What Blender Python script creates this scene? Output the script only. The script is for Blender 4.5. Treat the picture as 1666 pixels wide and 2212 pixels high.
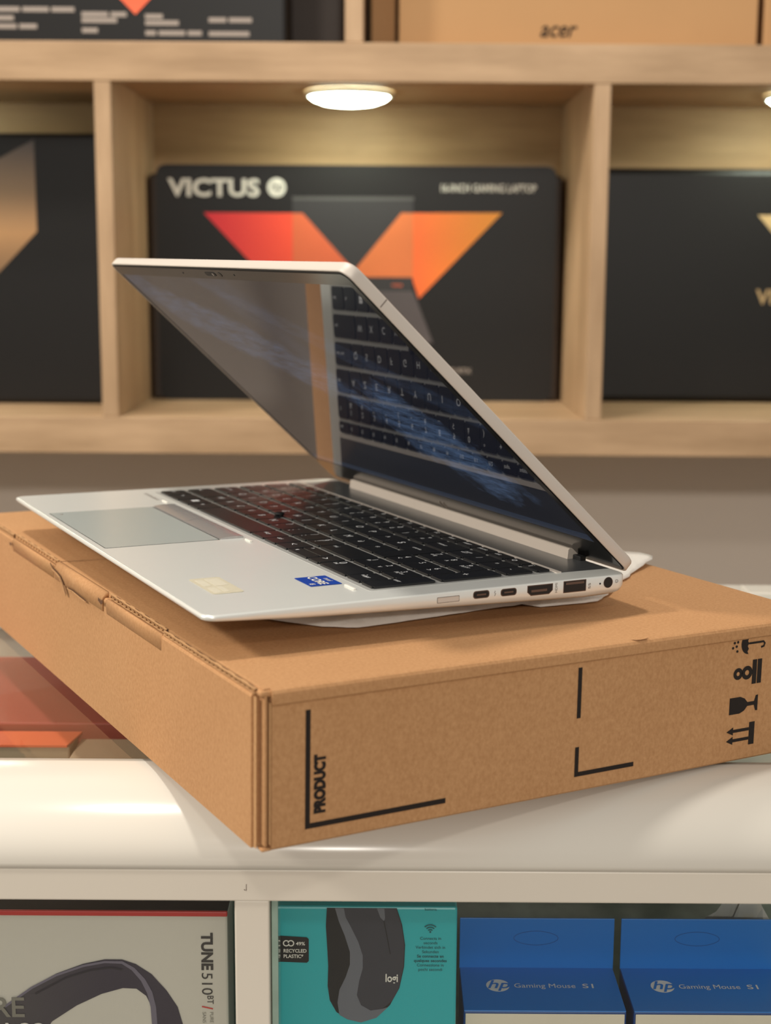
import bpy, bmesh, math, random
from mathutils import Vector, Matrix, noise

# ------------------------------------------------------------------ scene, camera, light
for o in list(bpy.data.objects):
    bpy.data.objects.remove(o, do_unlink=True)
scene = bpy.context.scene
COL = scene.collection
H = 1.2                      # eye height of the photographer above the floor

PITCH, ROLL, FPX = 0.17082, 0.00614, 3103.4
cam_data = bpy.data.cameras.new('camera')
cam = bpy.data.objects.new('camera', cam_data)
COL.objects.link(cam)
cp, sp = math.cos(PITCH), math.sin(PITCH)
cr, sr = math.cos(ROLL), math.sin(ROLL)
Mp = Matrix(((1, 0, 0), (0, cp, sp), (0, -sp, cp)))
right = Mp @ Vector((cr, 0, sr))
up = Mp @ Vector((-sr, 0, cr))
fwd = Mp @ Vector((0, 1, 0))
cam.matrix_world = Matrix(((right.x, up.x, -fwd.x, 0), (right.y, up.y, -fwd.y, 0),
                           (right.z, up.z, -fwd.z, H), (0, 0, 0, 1)))
cam_data.sensor_fit = 'VERTICAL'
cam_data.sensor_height = 24.0
cam_data.sensor_width = 24.0 * 1666 / 2212
cam_data.lens = 24.0 * FPX / 2212
cam_data.clip_start = 0.02
cam_data.dof.use_dof = True
cam_data.dof.focus_distance = 0.76
cam_data.dof.aperture_fstop = cam_data.lens / 6.0
scene.camera = cam

vs = scene.view_settings
vs.view_transform = 'Standard'
vs.look = 'None'
vs.gamma = 1.0
vs.use_curve_mapping = False
vs.exposure = 0.0

world = bpy.data.worlds.new('world')
scene.world = world
world.use_nodes = True
bg = world.node_tree.nodes['Background']
bg.inputs['Color'].default_value = (1.0, 0.95, 0.88, 1)
bg.inputs['Strength'].default_value = 0.47


def lamp(name, loc, target, size, power, color):
    d = bpy.data.lights.new(name, 'AREA')
    d.shape = 'DISK'
    d.size = size
    d.energy = power
    d.color = color
    o = bpy.data.objects.new(name, d)
    COL.objects.link(o)
    o.location = loc
    o.rotation_euler = (Vector(target) - Vector(loc)).to_track_quat('-Z', 'Y').to_euler()
    return o


# ceiling downlights of the shop
lamp('ceiling_lamp_left', (-2.35, 0.25, H + 1.45), (0, 0.8, H - 0.2), 0.32, 52, (1.0, 0.93, 0.82))
lamp('ceiling_lamp_behind', (0.45, -4.0, H + 1.45), (0, 0.9, H - 0.1), 0.24, 56, (1.0, 0.94, 0.85))
lamp('ceiling_lamp_front', (0.05, -1.6, H + 1.45), (0, 0.9, H - 0.1), 0.16, 8, (1.0, 0.94, 0.85))
lamp('ceiling_lamp_counter', (-0.45, 0.75, H + 1.45), (-0.2, 0.85, H - 0.2), 0.16, 15, (1.0, 0.94, 0.85))


# ------------------------------------------------------------------ materials
def lin(c):
    c = c / 255.0
    return c / 12.92 if c <= 0.04045 else ((c + 0.055) / 1.055) ** 2.4


def rgb(r, g, b):
    return (lin(r), lin(g), lin(b), 1.0)


def new_mat(name):
    m = bpy.data.materials.new(name)
    m.use_nodes = True
    nt = m.node_tree
    b = nt.nodes['Principled BSDF']
    return m, nt, b


def plain(name, col, rough=0.5, metal=0.0, spec=0.5, coat=0.0, noise_amt=0.04, scale=60.0, bump=0.0, bscale=400.0):
    """flat colour with a little grain and optional fine relief"""
    m, nt, b = new_mat(name)
    b.inputs['Roughness'].default_value = rough
    b.inputs['Metallic'].default_value = metal
    b.inputs['Specular IOR Level'].default_value = spec
    b.inputs['Coat Weight'].default_value = coat
    b.inputs['Coat Roughness'].default_value = 0.08
    tc = nt.nodes.new('ShaderNodeTexCoord')
    nz = nt.nodes.new('ShaderNodeTexNoise')
    nz.inputs['Scale'].default_value = scale
    nz.inputs['Detail'].default_value = 3
    nt.links.new(tc.outputs['Object'], nz.inputs['Vector'])
    mx = nt.nodes.new('ShaderNodeMix')
    mx.data_type = 'RGBA'
    mx.inputs['A'].default_value = tuple(c * (1 - noise_amt) for c in col[:3]) + (1,)
    mx.inputs['B'].default_value = tuple(min(1, c * (1 + noise_amt)) for c in col[:3]) + (1,)
    nt.links.new(nz.outputs['Fac'], mx.inputs['Factor'])
    nt.links.new(mx.outputs['Result'], b.inputs['Base Color'])
    if bump > 0:
        n2 = nt.nodes.new('ShaderNodeTexNoise')
        n2.inputs['Scale'].default_value = bscale
        n2.inputs['Detail'].default_value = 2
        nt.links.new(tc.outputs['Object'], n2.inputs['Vector'])
        bp = nt.nodes.new('ShaderNodeBump')
        bp.inputs['Strength'].default_value = bump
        bp.inputs['Distance'].default_value = 0.0006
        nt.links.new(n2.outputs['Fac'], bp.inputs['Height'])
        nt.links.new(bp.outputs['Normal'], b.inputs['Normal'])
    return m


def stretched(name, c1, c2, scl, rough=0.6, nscale=6.0, bump=0.15, spec=0.4, big_amt=0.45):
    """fibrous material (wood, cardboard): noise stretched along an axis, plus fine grain"""
    m, nt, b = new_mat(name)
    b.inputs['Roughness'].default_value = rough
    b.inputs['Specular IOR Level'].default_value = spec
    tc = nt.nodes.new('ShaderNodeTexCoord')
    mp = nt.nodes.new('ShaderNodeMapping')
    mp.inputs['Scale'].default_value = scl
    nt.links.new(tc.outputs['Object'], mp.inputs['Vector'])
    nz = nt.nodes.new('ShaderNodeTexNoise')
    nz.inputs['Scale'].default_value = nscale
    nz.inputs['Detail'].default_value = 6
    nz.inputs['Roughness'].default_value = 0.62
    nt.links.new(mp.outputs['Vector'], nz.inputs['Vector'])
    big = nt.nodes.new('ShaderNodeTexNoise')
    big.inputs['Scale'].default_value = 9.0
    big.inputs['Detail'].default_value = 2
    nt.links.new(tc.outputs['Object'], big.inputs['Vector'])
    ad = nt.nodes.new('ShaderNodeMath')
    ad.operation = 'MULTIPLY_ADD'
    ad.inputs[1].default_value = big_amt
    nt.links.new(big.outputs['Fac'], ad.inputs[0])
    nt.links.new(nz.outputs['Fac'], ad.inputs[2])
    rp = nt.nodes.new('ShaderNodeValToRGB')
    rp.color_ramp.elements[0].position = 0.30 + 0.5 * big_amt
    rp.color_ramp.elements[0].color = c1
    rp.color_ramp.elements[1].position = 0.72 + 0.5 * big_amt
    rp.color_ramp.elements[1].color = c2
    nt.links.new(ad.outputs[0], rp.inputs['Fac'])
    nt.links.new(rp.outputs['Color'], b.inputs['Base Color'])
    bp = nt.nodes.new('ShaderNodeBump')
    bp.inputs['Strength'].default_value = bump
    bp.inputs['Distance'].default_value = 0.0008
    nt.links.new(nz.outputs['Fac'], bp.inputs['Height'])
    nt.links.new(bp.outputs['Normal'], b.inputs['Normal'])
    return m


def glass(name, tint=(0.975, 0.985, 0.98, 1), rough=0.02):
    m = bpy.data.materials.new(name)
    m.use_nodes = True
    nt = m.node_tree
    nt.nodes.clear()
    out = nt.nodes.new('ShaderNodeOutputMaterial')
    tr = nt.nodes.new('ShaderNodeBsdfTransparent')
    tr.inputs['Color'].default_value = tint
    gl = nt.nodes.new('ShaderNodeBsdfGlossy')
    gl.inputs['Roughness'].default_value = rough
    fr = nt.nodes.new('ShaderNodeFresnel')
    fr.inputs['IOR'].default_value = 1.5
    mx = nt.nodes.new('ShaderNodeMixShader')
    ge = nt.nodes.new('ShaderNodeNewGeometry')      # the pane's far side adds no second mirror
    iv = nt.nodes.new('ShaderNodeMath')
    iv.operation = 'SUBTRACT'
    iv.inputs[0].default_value = 1.0
    nt.links.new(ge.outputs['Backfacing'], iv.inputs[1])
    mu = nt.nodes.new('ShaderNodeMath')
    mu.operation = 'MULTIPLY'
    nt.links.new(fr.outputs[0], mu.inputs[0])
    nt.links.new(iv.outputs[0], mu.inputs[1])
    nt.links.new(mu.outputs[0], mx.inputs[0])
    nt.links.new(tr.outputs[0], mx.inputs[1])
    nt.links.new(gl.outputs[0], mx.inputs[2])
    nt.links.new(mx.outputs[0], out.inputs[0])
    return m


def emit(name, col, strength):
    m, nt, b = new_mat(name)
    b.inputs['Base Color'].default_value = col
    b.inputs['Emission Color'].default_value = col
    b.inputs['Emission Strength'].default_value = strength
    return m


def gradient(name, axis, lo, hi, c1, c2, rough=0.4):
    """printed colour ramp along an object axis (ink on cardboard)"""
    m, nt, b = new_mat(name)
    b.inputs['Roughness'].default_value = rough
    tc = nt.nodes.new('ShaderNodeTexCoord')
    sx = nt.nodes.new('ShaderNodeSeparateXYZ')
    nt.links.new(tc.outputs['Object'], sx.inputs[0])
    mr = nt.nodes.new('ShaderNodeMapRange')
    mr.inputs['From Min'].default_value = lo
    mr.inputs['From Max'].default_value = hi
    nt.links.new(sx.outputs[axis], mr.inputs['Value'])
    mx = nt.nodes.new('ShaderNodeMix')
    mx.data_type = 'RGBA'
    mx.inputs['A'].default_value = c1
    mx.inputs['B'].default_value = c2
    nt.links.new(mr.outputs[0], mx.inputs['Factor'])
    nt.links.new(mx.outputs['Result'], b.inputs['Base Color'])
    return m


M_WALL = plain('wall_paint', rgb(224, 212, 200), 0.75, noise_amt=0.02, scale=4)
M_FLOOR = plain('floor_tile', rgb(150, 140, 128), 0.5, noise_amt=0.05, scale=3)
M_OAK = stretched('oak_laminate', rgb(164, 133, 100), rgb(196, 163, 128), (0.9, 6, 9), 0.5, 5.0, 0.05)
M_OAKV = stretched('oak_laminate_upright', rgb(164, 133, 100), rgb(196, 163, 128), (9, 6, 0.9), 0.5, 5.0, 0.05)
M_OAKB = stretched('oak_back_panel', rgb(162, 128, 90), rgb(190, 156, 114), (0.9, 6, 9), 0.55, 5.0, 0.04)
M_CARD = stretched('kraft_cardboard', rgb(174, 128, 86), rgb(194, 148, 104), (420, 420, 300), 0.82, 1.5, 0.10, 0.25, 0.30)
M_CARDE = plain('kraft_cut_edge', rgb(190, 146, 100), 0.9, noise_amt=0.2, scale=500)
M_CARDSHADE = plain('kraft_gap_shade', rgb(92, 60, 36), 0.9, noise_amt=0.12, scale=300)  # darkened kraft, shade of slits and flutes put into the colour
M_INK = plain('black_ink', rgb(34, 26, 22), 0.75, noise_amt=0.25, scale=900, spec=0.3)
M_SILVER = plain('silver_aluminium', rgb(234, 235, 230), 0.30, metal=0.38, noise_amt=0.01, bump=0.02, bscale=3000)
M_HINGE = plain('hinge_cover_plastic', rgb(192, 180, 168), 0.55, noise_amt=0.01)
M_LIDSIL = plain('silver_lid_edge', rgb(204, 194, 184), 0.5, metal=0.15, noise_amt=0.01)
M_PAD = plain('touchpad_glass', rgb(182, 188, 184), 0.26, metal=0.2, noise_amt=0.01)
M_PADB = plain('touchpad_button', rgb(178, 174, 172), 0.2, metal=0.45, noise_amt=0.01)
M_KEY = plain('key_plastic', rgb(26, 27, 29), 0.30, noise_amt=0.05, spec=0.5)
M_LEG = plain('key_legend', rgb(236, 237, 238), 0.5, noise_amt=0.0)
M_TRAY = plain('keyboard_tray', rgb(196, 196, 192), 0.4, metal=0.5, noise_amt=0.01)
M_VENT = plain('perforated_speaker_strip', rgb(120, 122, 124), 0.28, metal=0.7, noise_amt=0.05, scale=2000)
M_BEZEL = plain('bezel_plastic', rgb(14, 13, 12), 0.16, noise_amt=0.03, spec=0.5)
M_RUBBER = plain('rubber_gasket', rgb(12, 11, 11), 0.6, noise_amt=0.05)
M_PORTIN = plain('port_cavity', rgb(16, 12, 11), 0.4, noise_amt=0.05)
M_PORTMET = plain('port_metal', rgb(120, 100, 90), 0.3, metal=0.9, noise_amt=0.05)
M_MARK = plain('engraved_mark', rgb(120, 108, 100), 0.6, noise_amt=0.0)
M_WHITE = plain('glossy_white_lacquer', rgb(216, 210, 199), 0.20, noise_amt=0.01, scale=8, spec=0.35)
M_WHITE2 = plain('white_aluminium_profile', rgb(222, 213, 199), 0.35, noise_amt=0.015, scale=8)
M_SCUFF = plain('scuff_mark', rgb(90, 66, 50), 0.8)
M_GLASS = glass('clear_glass')
M_GEDGE = plain('green_glass_edge', rgb(150, 172, 160), 0.1, noise_amt=0.35, scale=60)
M_INSHADE = plain('counter_inside_shade', rgb(30, 24, 22), 0.7)  # near-black that paints the shadow inside the counter
M_BLACKBOX = plain('black_printed_carton', rgb(19, 17, 16), 0.42, noise_amt=0.05, scale=20, spec=0.35)
M_BROWNBLK = plain('dark_brown_carton_and_gap', rgb(48, 36, 28), 0.6, noise_amt=0.05)  # colours carton sides and the shaded gap on the upper shelf
M_PRINTW = plain('white_print', rgb(226, 222, 212), 0.5, noise_amt=0.0)
M_PRINTG = plain('grey_print', rgb(158, 146, 136), 0.5, noise_amt=0.0)
M_FOAM = None


# ------------------------------------------------------------------ mesh helpers
def finish(o, parent, smooth):
    COL.objects.link(o)
    if parent is not None:
        o.parent = parent
    if smooth:
        for p in o.data.polygons:
            p.use_smooth = True
    return o


def mesh(name, verts, faces, mat, parent=None, smooth=False):
    me = bpy.data.meshes.new(name)
    me.from_pydata([tuple(v) for v in verts], [], faces)
    me.update()
    if mat:
        me.materials.append(mat)
    return finish(bpy.data.objects.new(name, me), parent, smooth)


def from_bm(name, bm, mat, parent=None, smooth=False):
    bmesh.ops.recalc_face_normals(bm, faces=bm.faces)
    me = bpy.data.meshes.new(name)
    bm.to_mesh(me)
    bm.free()
    if mat:
        me.materials.append(mat)
    return finish(bpy.data.objects.new(name, me), parent, smooth)


def add_box(bm, lo, hi):
    x0, y0, z0 = lo
    x1, y1, z1 = hi
    v = [bm.verts.new(p) for p in ((x0, y0, z0), (x1, y0, z0), (x1, y1, z0), (x0, y1, z0),
                                   (x0, y0, z1), (x1, y0, z1), (x1, y1, z1), (x0, y1, z1))]
    for f in ((0, 3, 2, 1), (4, 5, 6, 7), (0, 1, 5, 4), (1, 2, 6, 5), (2, 3, 7, 6), (3, 0, 4, 7)):
        bm.faces.new([v[i] for i in f])
    return v


def box(name, lo, hi, mat, parent=None, bevel=0.0, segs=2):
    bm = bmesh.new()
    add_box(bm, lo, hi)
    if bevel > 0:
        bmesh.ops.bevel(bm, geom=list(bm.edges), offset=bevel, segments=segs, affect='EDGES', profile=0.5)
    return from_bm(name, bm, mat, parent)


def prism(name, pts, axis, a, b, mat, parent=None, smooth=False, bevel=0.0):
    """polygon pts (2-D) extruded along axis 0/1/2 from a to b; the 2-D axes are the other two in order"""
    bm = bmesh.new()

    def p3(p, t):
        q = [p[0], p[1]]
        q.insert(axis, t)
        return q
    A = [bm.verts.new(p3(p, a)) for p in pts]
    B = [bm.verts.new(p3(p, b)) for p in pts]
    bm.faces.new(A)
    bm.faces.new(B)
    n = len(pts)
    for i in range(n):
        bm.faces.new((A[i], A[(i + 1) % n], B[(i + 1) % n], B[i]))
    if bevel > 0:
        bmesh.ops.bevel(bm, geom=list(bm.edges), offset=bevel, segments=2, affect='EDGES')
    return from_bm(name, bm, mat, parent, smooth)


def rrect(x0, y0, x1, y1, r, n=4):
    out = []
    for cx, cy, a0 in ((x1 - r, y0 + r, -90), (x1 - r, y1 - r, 0), (x0 + r, y1 - r, 90), (x0 + r, y0 + r, 180)):
        for i in range(n + 1):
            a = math.radians(a0 + 90 * i / n)
            out.append((cx + r * math.cos(a), cy + r * math.sin(a)))
    return out


def ellipse(cx, cy, rx, ry, n=28):
    return [(cx + rx * math.cos(2 * math.pi * i / n), cy + ry * math.sin(2 * math.pi * i / n)) for i in range(n)]


def stroke(pts, w):
    """polyline -> ribbon polygon of width w"""
    L, R = [], []
    for i, p in enumerate(pts):
        a = Vector(pts[max(0, i - 1)])
        b = Vector(pts[min(len(pts) - 1, i + 1)])
        d = (b - a)
        d = d.normalized() if d.length > 0 else Vector((1, 0))
        n = Vector((-d.y, d.x)) * (w / 2 if not callable(w) else w(i / (len(pts) - 1)) / 2)
        L.append((p[0] + n.x, p[1] + n.y))
        R.append((p[0] - n.x, p[1] - n.y))
    return L, R


class Flat:
    """2-D drawing surface: origin o, unit vectors u (right) and v (up), normal n, in the parent's frame"""
    def __init__(self, parent, o, u, v):
        self.parent = parent
        self.o, self.u, self.v = Vector(o), Vector(u).normalized(), Vector(v).normalized()
        self.n = self.u.cross(self.v)

    def P(self, p, h):
        return self.o + self.u * p[0] + self.v * p[1] + self.n * h

    def poly(self, name, pts, mat, h=0.0002, parent=None, thick=0.00012):
        bm = bmesh.new()
        A = [bm.verts.new(self.P(p, h)) for p in pts]
        B = [bm.verts.new(self.P(p, h - thick)) for p in pts]
        bm.faces.new(A)
        n = len(pts)
        for i in range(n):
            bm.faces.new((A[i], A[(i + 1) % n], B[(i + 1) % n], B[i]))
        return from_bm(name, bm, mat, parent or self.parent)

    def ribbon(self, name, pts, w, mat, h=0.0002, parent=None):
        L, R = stroke(pts, w)
        V = [self.P(p, h) for p in L] + [self.P(p, h) for p in R]
        n = len(pts)
        F = [(i, i + 1, n + i + 1, n + i) for i in range(n - 1)]
        return mesh(name, V, F, mat, parent or self.parent)

    def ring(self, name, c, r0, r1, mat, h=0.0002, n=24, a0=0, a1=360, parent=None, sy=1.0):
        V, F = [], []
        for i in range(n + 1):
            a = math.radians(a0 + (a1 - a0) * i / n)
            for r in (r0, r1):
                V.append(self.P((c[0] + r * math.cos(a), c[1] + r * math.sin(a) * sy), h))
        for i in range(n):
            F.append((2 * i, 2 * i + 1, 2 * i + 3, 2 * i + 2))
        return mesh(name, V, F, mat, parent or self.parent)

    def text(self, name, s, size, pos, mat, rot=0.0, h=0.0002, bold=0.0, align='LEFT', parent=None, sx=1.0, shear=0.0, width=None):
        me = text_mesh(s, bold, align, shear)
        c, sn = math.cos(math.radians(rot)), math.sin(math.radians(rot))
        V = []
        xs = [v.co.x for v in me.vertices]
        kx = sx
        if width and xs:
            kx = width / ((max(xs) - min(xs)) * size)
        for v in me.vertices:
            x, y = v.co.x * size * kx, v.co.y * size
            V.append(self.P((pos[0] + x * c - y * sn, pos[1] + x * sn + y * c), h))
        F = [tuple(p.vertices) for p in me.polygons]
        return mesh(name, V, F, mat, parent or self.parent)


_text_cache = {}


def text_mesh(s, bold=0.0, align='LEFT', shear=0.0):
    k = (s, bold, align, shear)
    if k not in _text_cache:
        cu = bpy.data.curves.new('lettering_curve', 'FONT')
        cu.body = s
        cu.size = 1.0
        cu.resolution_u = 3
        cu.offset = bold
        cu.shear = shear
        cu.align_x = align
        cu.fill_mode = 'FRONT'
        o = bpy.data.objects.new('lettering_curve', cu)
        COL.objects.link(o)
        bpy.context.view_layer.update()
        dg = bpy.context.evaluated_depsgraph_get()
        me = bpy.data.meshes.new_from_object(o.evaluated_get(dg))
        bpy.data.objects.remove(o, do_unlink=True)
        bpy.data.curves.remove(cu)
        _text_cache[k] = me
    return _text_cache[k]


def empty(name, M=None, loc=None):
    o = bpy.data.objects.new(name, None)
    o.empty_display_size = 0.05
    COL.objects.link(o)
    if M is not None:
        o.matrix_world = M
    if loc is not None:
        o.location = loc
    return o


def tag(o, label, cat, group=None):
    o['label'] = label
    o['category'] = cat
    if group:
        o['group'] = group
    return o


def struct(o):
    o['kind'] = 'structure'
    return o


def Rx(a):
    return Matrix.Rotation(a, 4, 'X')


def Ry(a):
    return Matrix.Rotation(a, 4, 'Y')


def Rz(a):
    return Matrix.Rotation(a, 4, 'Z')


random.seed(7)

# ------------------------------------------------------------------ the room
WALL_Y = 1.97
struct(box('wall_back', (-4.0, WALL_Y, 0), (3.5, WALL_Y + 0.12, 3.0), M_WALL))
struct(box('floor', (-4.0, -3.0, -0.05), (3.5, WALL_Y + 0.12, 0.0), M_FLOOR))

# ------------------------------------------------------------------ wall shelf
SY0, SY1 = 1.65, 1.945       # front edge, back panel
X0, X1 = -1.49, 1.41
ZF0, ZF1 = H - 0.2175, H - 0.1755    # lower board
ZC0, ZC1 = H + 0.1985, H + 0.2410    # middle board
shelf = empty('shelf_unit', loc=(0, SY1, ZF0))
tag(shelf, 'pale oak wall shelf with thick boards and open cubbies on the grey wall', 'shelf')


def sh(name, lo, hi, mat, bevel=0.0012):
    o = Vector((0, SY1, ZF0))
    return box(name, Vector(lo) - o, Vector(hi) - o, mat, shelf, bevel, 2)


for z0, z1 in ((ZF0, ZF1), (ZC0, ZC1), (ZC1 + 0.36, ZC1 + 0.40)):
    lift = 0.0045 if z1 == ZF1 else 0.0
    drop = 0.0065 if z0 == ZC0 else 0.0
    sh('fascia_board', (X0, SY0, z0), (X1, SY0 + 0.02, z1), M_OAK)
    sh('shelf_board', (X0, SY0 + 0.02, z0 + drop), (X1, SY1, z1), M_OAK)
DIV = [(-0.8835, -0.8645), (-0.3270, -0.3080), (0.2290, 0.2480), (0.785, 0.804)]
for a, b in DIV:
    sh('divider', (a, SY0 + 0.001, ZF1), (b, SY1, ZC0 + 0.0065), M_OAKV)
for a, b in ((-0.60, -0.58), (-0.0480, -0.0275), (0.505, 0.525)):
    sh('divider', (a, SY0 + 0.001, ZC1), (b, SY1, ZC1 + 0.36), M_OAKV)
sh('back_panel', (X0, SY1, ZF0), (X1, SY1 + 0.018, ZC1 + 0.40), M_OAKB)

# small round lamps let into the cubby ceilings
M_LED = emit('led_diffuser', (0.90, 1.0, 0.80, 1), 30.0)
M_RING = plain('lamp_ring', rgb(225, 228, 220), 0.3)


def shelf_lamp(cx, label):
    z = ZC0 + 0.0062
    r = empty('cubby_lamp', loc=(cx, 1.80, z))
    r.scale = (0.92, 0.92, 0.92)
    tag(r, label, 'lamp', 'round lamps in the cubby ceilings')
    bm = bmesh.new()
    n = 32
    rings = []
    for rad, zz in ((0.058, 0.0), (0.058, -0.005), (0.056, -0.0065), (0.0536, -0.0065), (0.0536, -0.004)):
        rings.append([bm.verts.new((rad * math.cos(2 * math.pi * i / n), rad * math.sin(2 * math.pi * i / n), zz)) for i in range(n)])
    for a, b in zip(rings, rings[1:]):
        for i in range(n):
            bm.faces.new((a[i], a[(i + 1) % n], b[(i + 1) % n], b[i]))
    from_bm('lamp_ring', bm, M_RING, r, True)
    bm = bmesh.new()
    rings = []
    for rad, zz in ((0.0535, -0.0060), (0.048, -0.0105), (0.036, -0.0150), (0.018, -0.0175)):
        rings.append([bm.verts.new((rad * math.cos(2 * math.pi * i / n), rad * math.sin(2 * math.pi * i / n), zz)) for i in range(n)])
    for a, b in zip(rings, rings[1:]):
        for i in range(n):
            bm.faces.new((a[i], a[(i + 1) % n], b[(i + 1) % n], b[i]))
    bm.faces.new(rings[-1])
    from_bm('diffuser', bm, M_LED, r, True)


shelf_lamp(-0.047, 'glowing round lamp above the carton with red and orange V')
shelf_lamp(-0.600, 'round lamp above the gold-printed carton in the cubby left of the V carton')
shelf_lamp(0.510, 'round lamp above the carton with the small gold emblem at the right')

# ------------------------------------------------------------------ cartons on the shelf
FZ = ZF1 + 0.0004      # cubby floor


def carton(name, label, cat, x0, x1, yf, depth, z0, z1, mat, group, bevel=0.006, body=None):
    r = empty(name, loc=((x0 + x1) / 2, yf, z0))
    tag(r, label, cat, group)
    o = Vector(r.location)
    box('carton_body', Vector((x0, yf, z0)) - o, Vector((x1, yf + depth, z1)) - o, body or mat, r, bevel, 3)
    return r, o


G = 'cartons on the wall shelf'
# centre: black carton with red / orange V
r, o = carton('laptop_carton', 'black laptop carton with a large red and orange V in the middle cubby', 'carton',
              -0.3035, 0.2235, 1.873, 0.066, FZ, H + 0.112, M_BROWNBLK, G, 0.004)
pts = rrect(-0.294, 0.0, 0.2145, H + 0.1235 - FZ, 0.012)
ox = (-0.3035 + 0.2235) / 2
prism('front_panel', [(p[0] - ox, p[1]) for p in pts], 1, -0.0035, 0.0, M_BLACKBOX, r)
fl = Flat(r, (-ox, -0.0036, H - FZ), (1, 0, 0), (0, 0, 1))
M_RED = gradient('red_orange_ink', 'X', -0.19, -0.06, rgb(222, 30, 48), rgb(250, 84, 44))
M_ORG = gradient('orange_yellow_ink', 'X', 0.08, 0.19, rgb(250, 112, 44), rgb(242, 160, 34))
M_MUTE = plain('muted_orange_ink', rgb(222, 104, 62), 0.5)
M_MUTE2 = plain('soft_orange_ink', rgb(226, 122, 66), 0.5)
M_SCRN = plain('dark_screen_ink', rgb(44, 43, 44), 0.4)
M_EDGEP = plain('dim_grey_ink', rgb(78, 76, 76), 0.5)
M_DGREY = plain('grey_deck_ink', rgb(84, 77, 79), 0.5)
fl.poly('v_print', [(-0.2343, 0.0635), (-0.121, 0.0635), (-0.121, -0.055)], M_RED, 0.0003)
fl.poly('screen_print', [(-0.121, 0.080), (0.033, 0.0807), (0.033, -0.018), (-0.121, -0.018)], M_SCRN, 0.0003)
fl.poly('screen_edge_print', [(-0.121, 0.084), (0.034, 0.0845), (0.034, 0.080), (-0.121, 0.080)], M_EDGEP, 0.0005)
fl.poly('v_print', [(-0.121, 0.0635), (-0.108, 0.0635), (-0.0423, -0.0085), (-0.052, -0.018), (-0.121, -0.018)], M_MUTE, 0.0006)
fl.poly('v_print', [(0.033, 0.0645), (0.018, 0.0645), (-0.0423, -0.0085), (-0.036, -0.0165), (0.033, -0.0165)], M_MUTE2, 0.0006)
fl.poly('v_print', [(0.033, 0.0645), (0.1464, 0.0653), (0.0412, -0.0434), (0.033, -0.020)], M_ORG, 0.0003)
fl.poly('hinge_print', [(-0.121, -0.018), (0.033, -0.018), (0.033, -0.034), (-0.121, -0.034)], M_SCRN, 0.0007)
fl.text('lettering', 'victus', 0.006, (0.006, -0.028), M_MUTE, h=0.0009, bold=0.02)
fl.poly('deck_print', [(-0.121, -0.034), (0.034, -0.034), (0.060, -0.100), (-0.150, -0.100)], M_DGREY, 0.0007)
fl.text('lettering', 'VICTUS', 0.030, (-0.278, 0.0845), M_PRINTW, bold=0.03, width=0.117)
fl.poly('round_logo', ellipse(-0.1410, 0.0952, 0.0118, 0.0118), M_PRINTW, 0.0004)
fl.text('logo_letters', 'hp', 0.016, (-0.1412, 0.0915), M_BLACKBOX, h=0.0006, align='CENTER', shear=0.25)
fl.text('lettering', '16-INCH GAMING LAPTOP', 0.0135, (0.0665, 0.0912), M_PRINTW, bold=0.02, width=0.121)
fl.text('lettering', 'GEFORCE RTX', 0.009, (0.048, -0.139), M_PRINTG, bold=0.02, width=0.062)
fl.poly('lower_print', [(-0.20, -0.128), (-0.165, -0.128), (-0.165, -0.134), (-0.20, -0.134)], M_PRINTG, 0.0003)

# left cubby: carton with a gold shape
r, o = carton('laptop_carton', 'black laptop carton with a big gold shape in the left cubby', 'carton',
              -0.8545, -0.3365, 1.80, 0.075, FZ, H + 0.155, M_BLACKBOX, G)
M_GOLD = gradient('gold_ink', 'Z', 0.16, 0.325, rgb(126, 98, 70), rgb(74, 70, 72))
nt = M_GOLD.node_tree
ramp = nt.nodes.new('ShaderNodeValToRGB')
mr = [n for n in nt.nodes if n.type == 'MAP_RANGE'][0]
e = ramp.color_ramp.elements
e[0].position, e[0].color = 0.0, rgb(128, 100, 72)
e[1].position, e[1].color = 1.0, rgb(66, 63, 66)
k = ramp.color_ramp.elements.new(0.30)
k.color = rgb(190, 146, 100)
k = ramp.color_ramp.elements.new(0.62)
k.color = rgb(142, 118, 92)
nt.links.new(mr.outputs[0], ramp.inputs['Fac'])
nt.links.new(ramp.outputs['Color'], nt.nodes['Principled BSDF'].inputs['Base Color'])
fl = Flat(r, (-o.x, -0.0002, H - FZ), (1, 0, 0), (0, 0, 1))
fl.poly('gold_print', [(-0.431, 0.147), (-0.431, 0.037), (-0.482, -0.0155), (-0.596, -0.13), (-0.762, 0.037), (-0.762, 0.06), (-0.596, 0.06), (-0.52, 0.10)], M_GOLD)

# right cubby: carton with gold emblem
r, o = carton('laptop_carton', 'plain black laptop carton with a small gold emblem in the right cubby', 'carton',
              0.262, 0.766, 1.872, 0.066, FZ, H + 0.1225, M_BLACKBOX, G, 0.008)
fl = Flat(r, (-o.x, -0.0002, H - FZ), (1, 0, 0), (0, 0, 1))
M_GOLDP = plain('pale_gold_ink', rgb(196, 164, 118), 0.45)
fl.poly('emblem_print', [(0.4735, 0.0645), (0.560, 0.0645), (0.517, 0.0155)], M_GOLDP)
fl.text('lettering', 'VICTUS', 0.026, (0.4765, -0.0475), M_GOLDP, bold=0.02)

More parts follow.
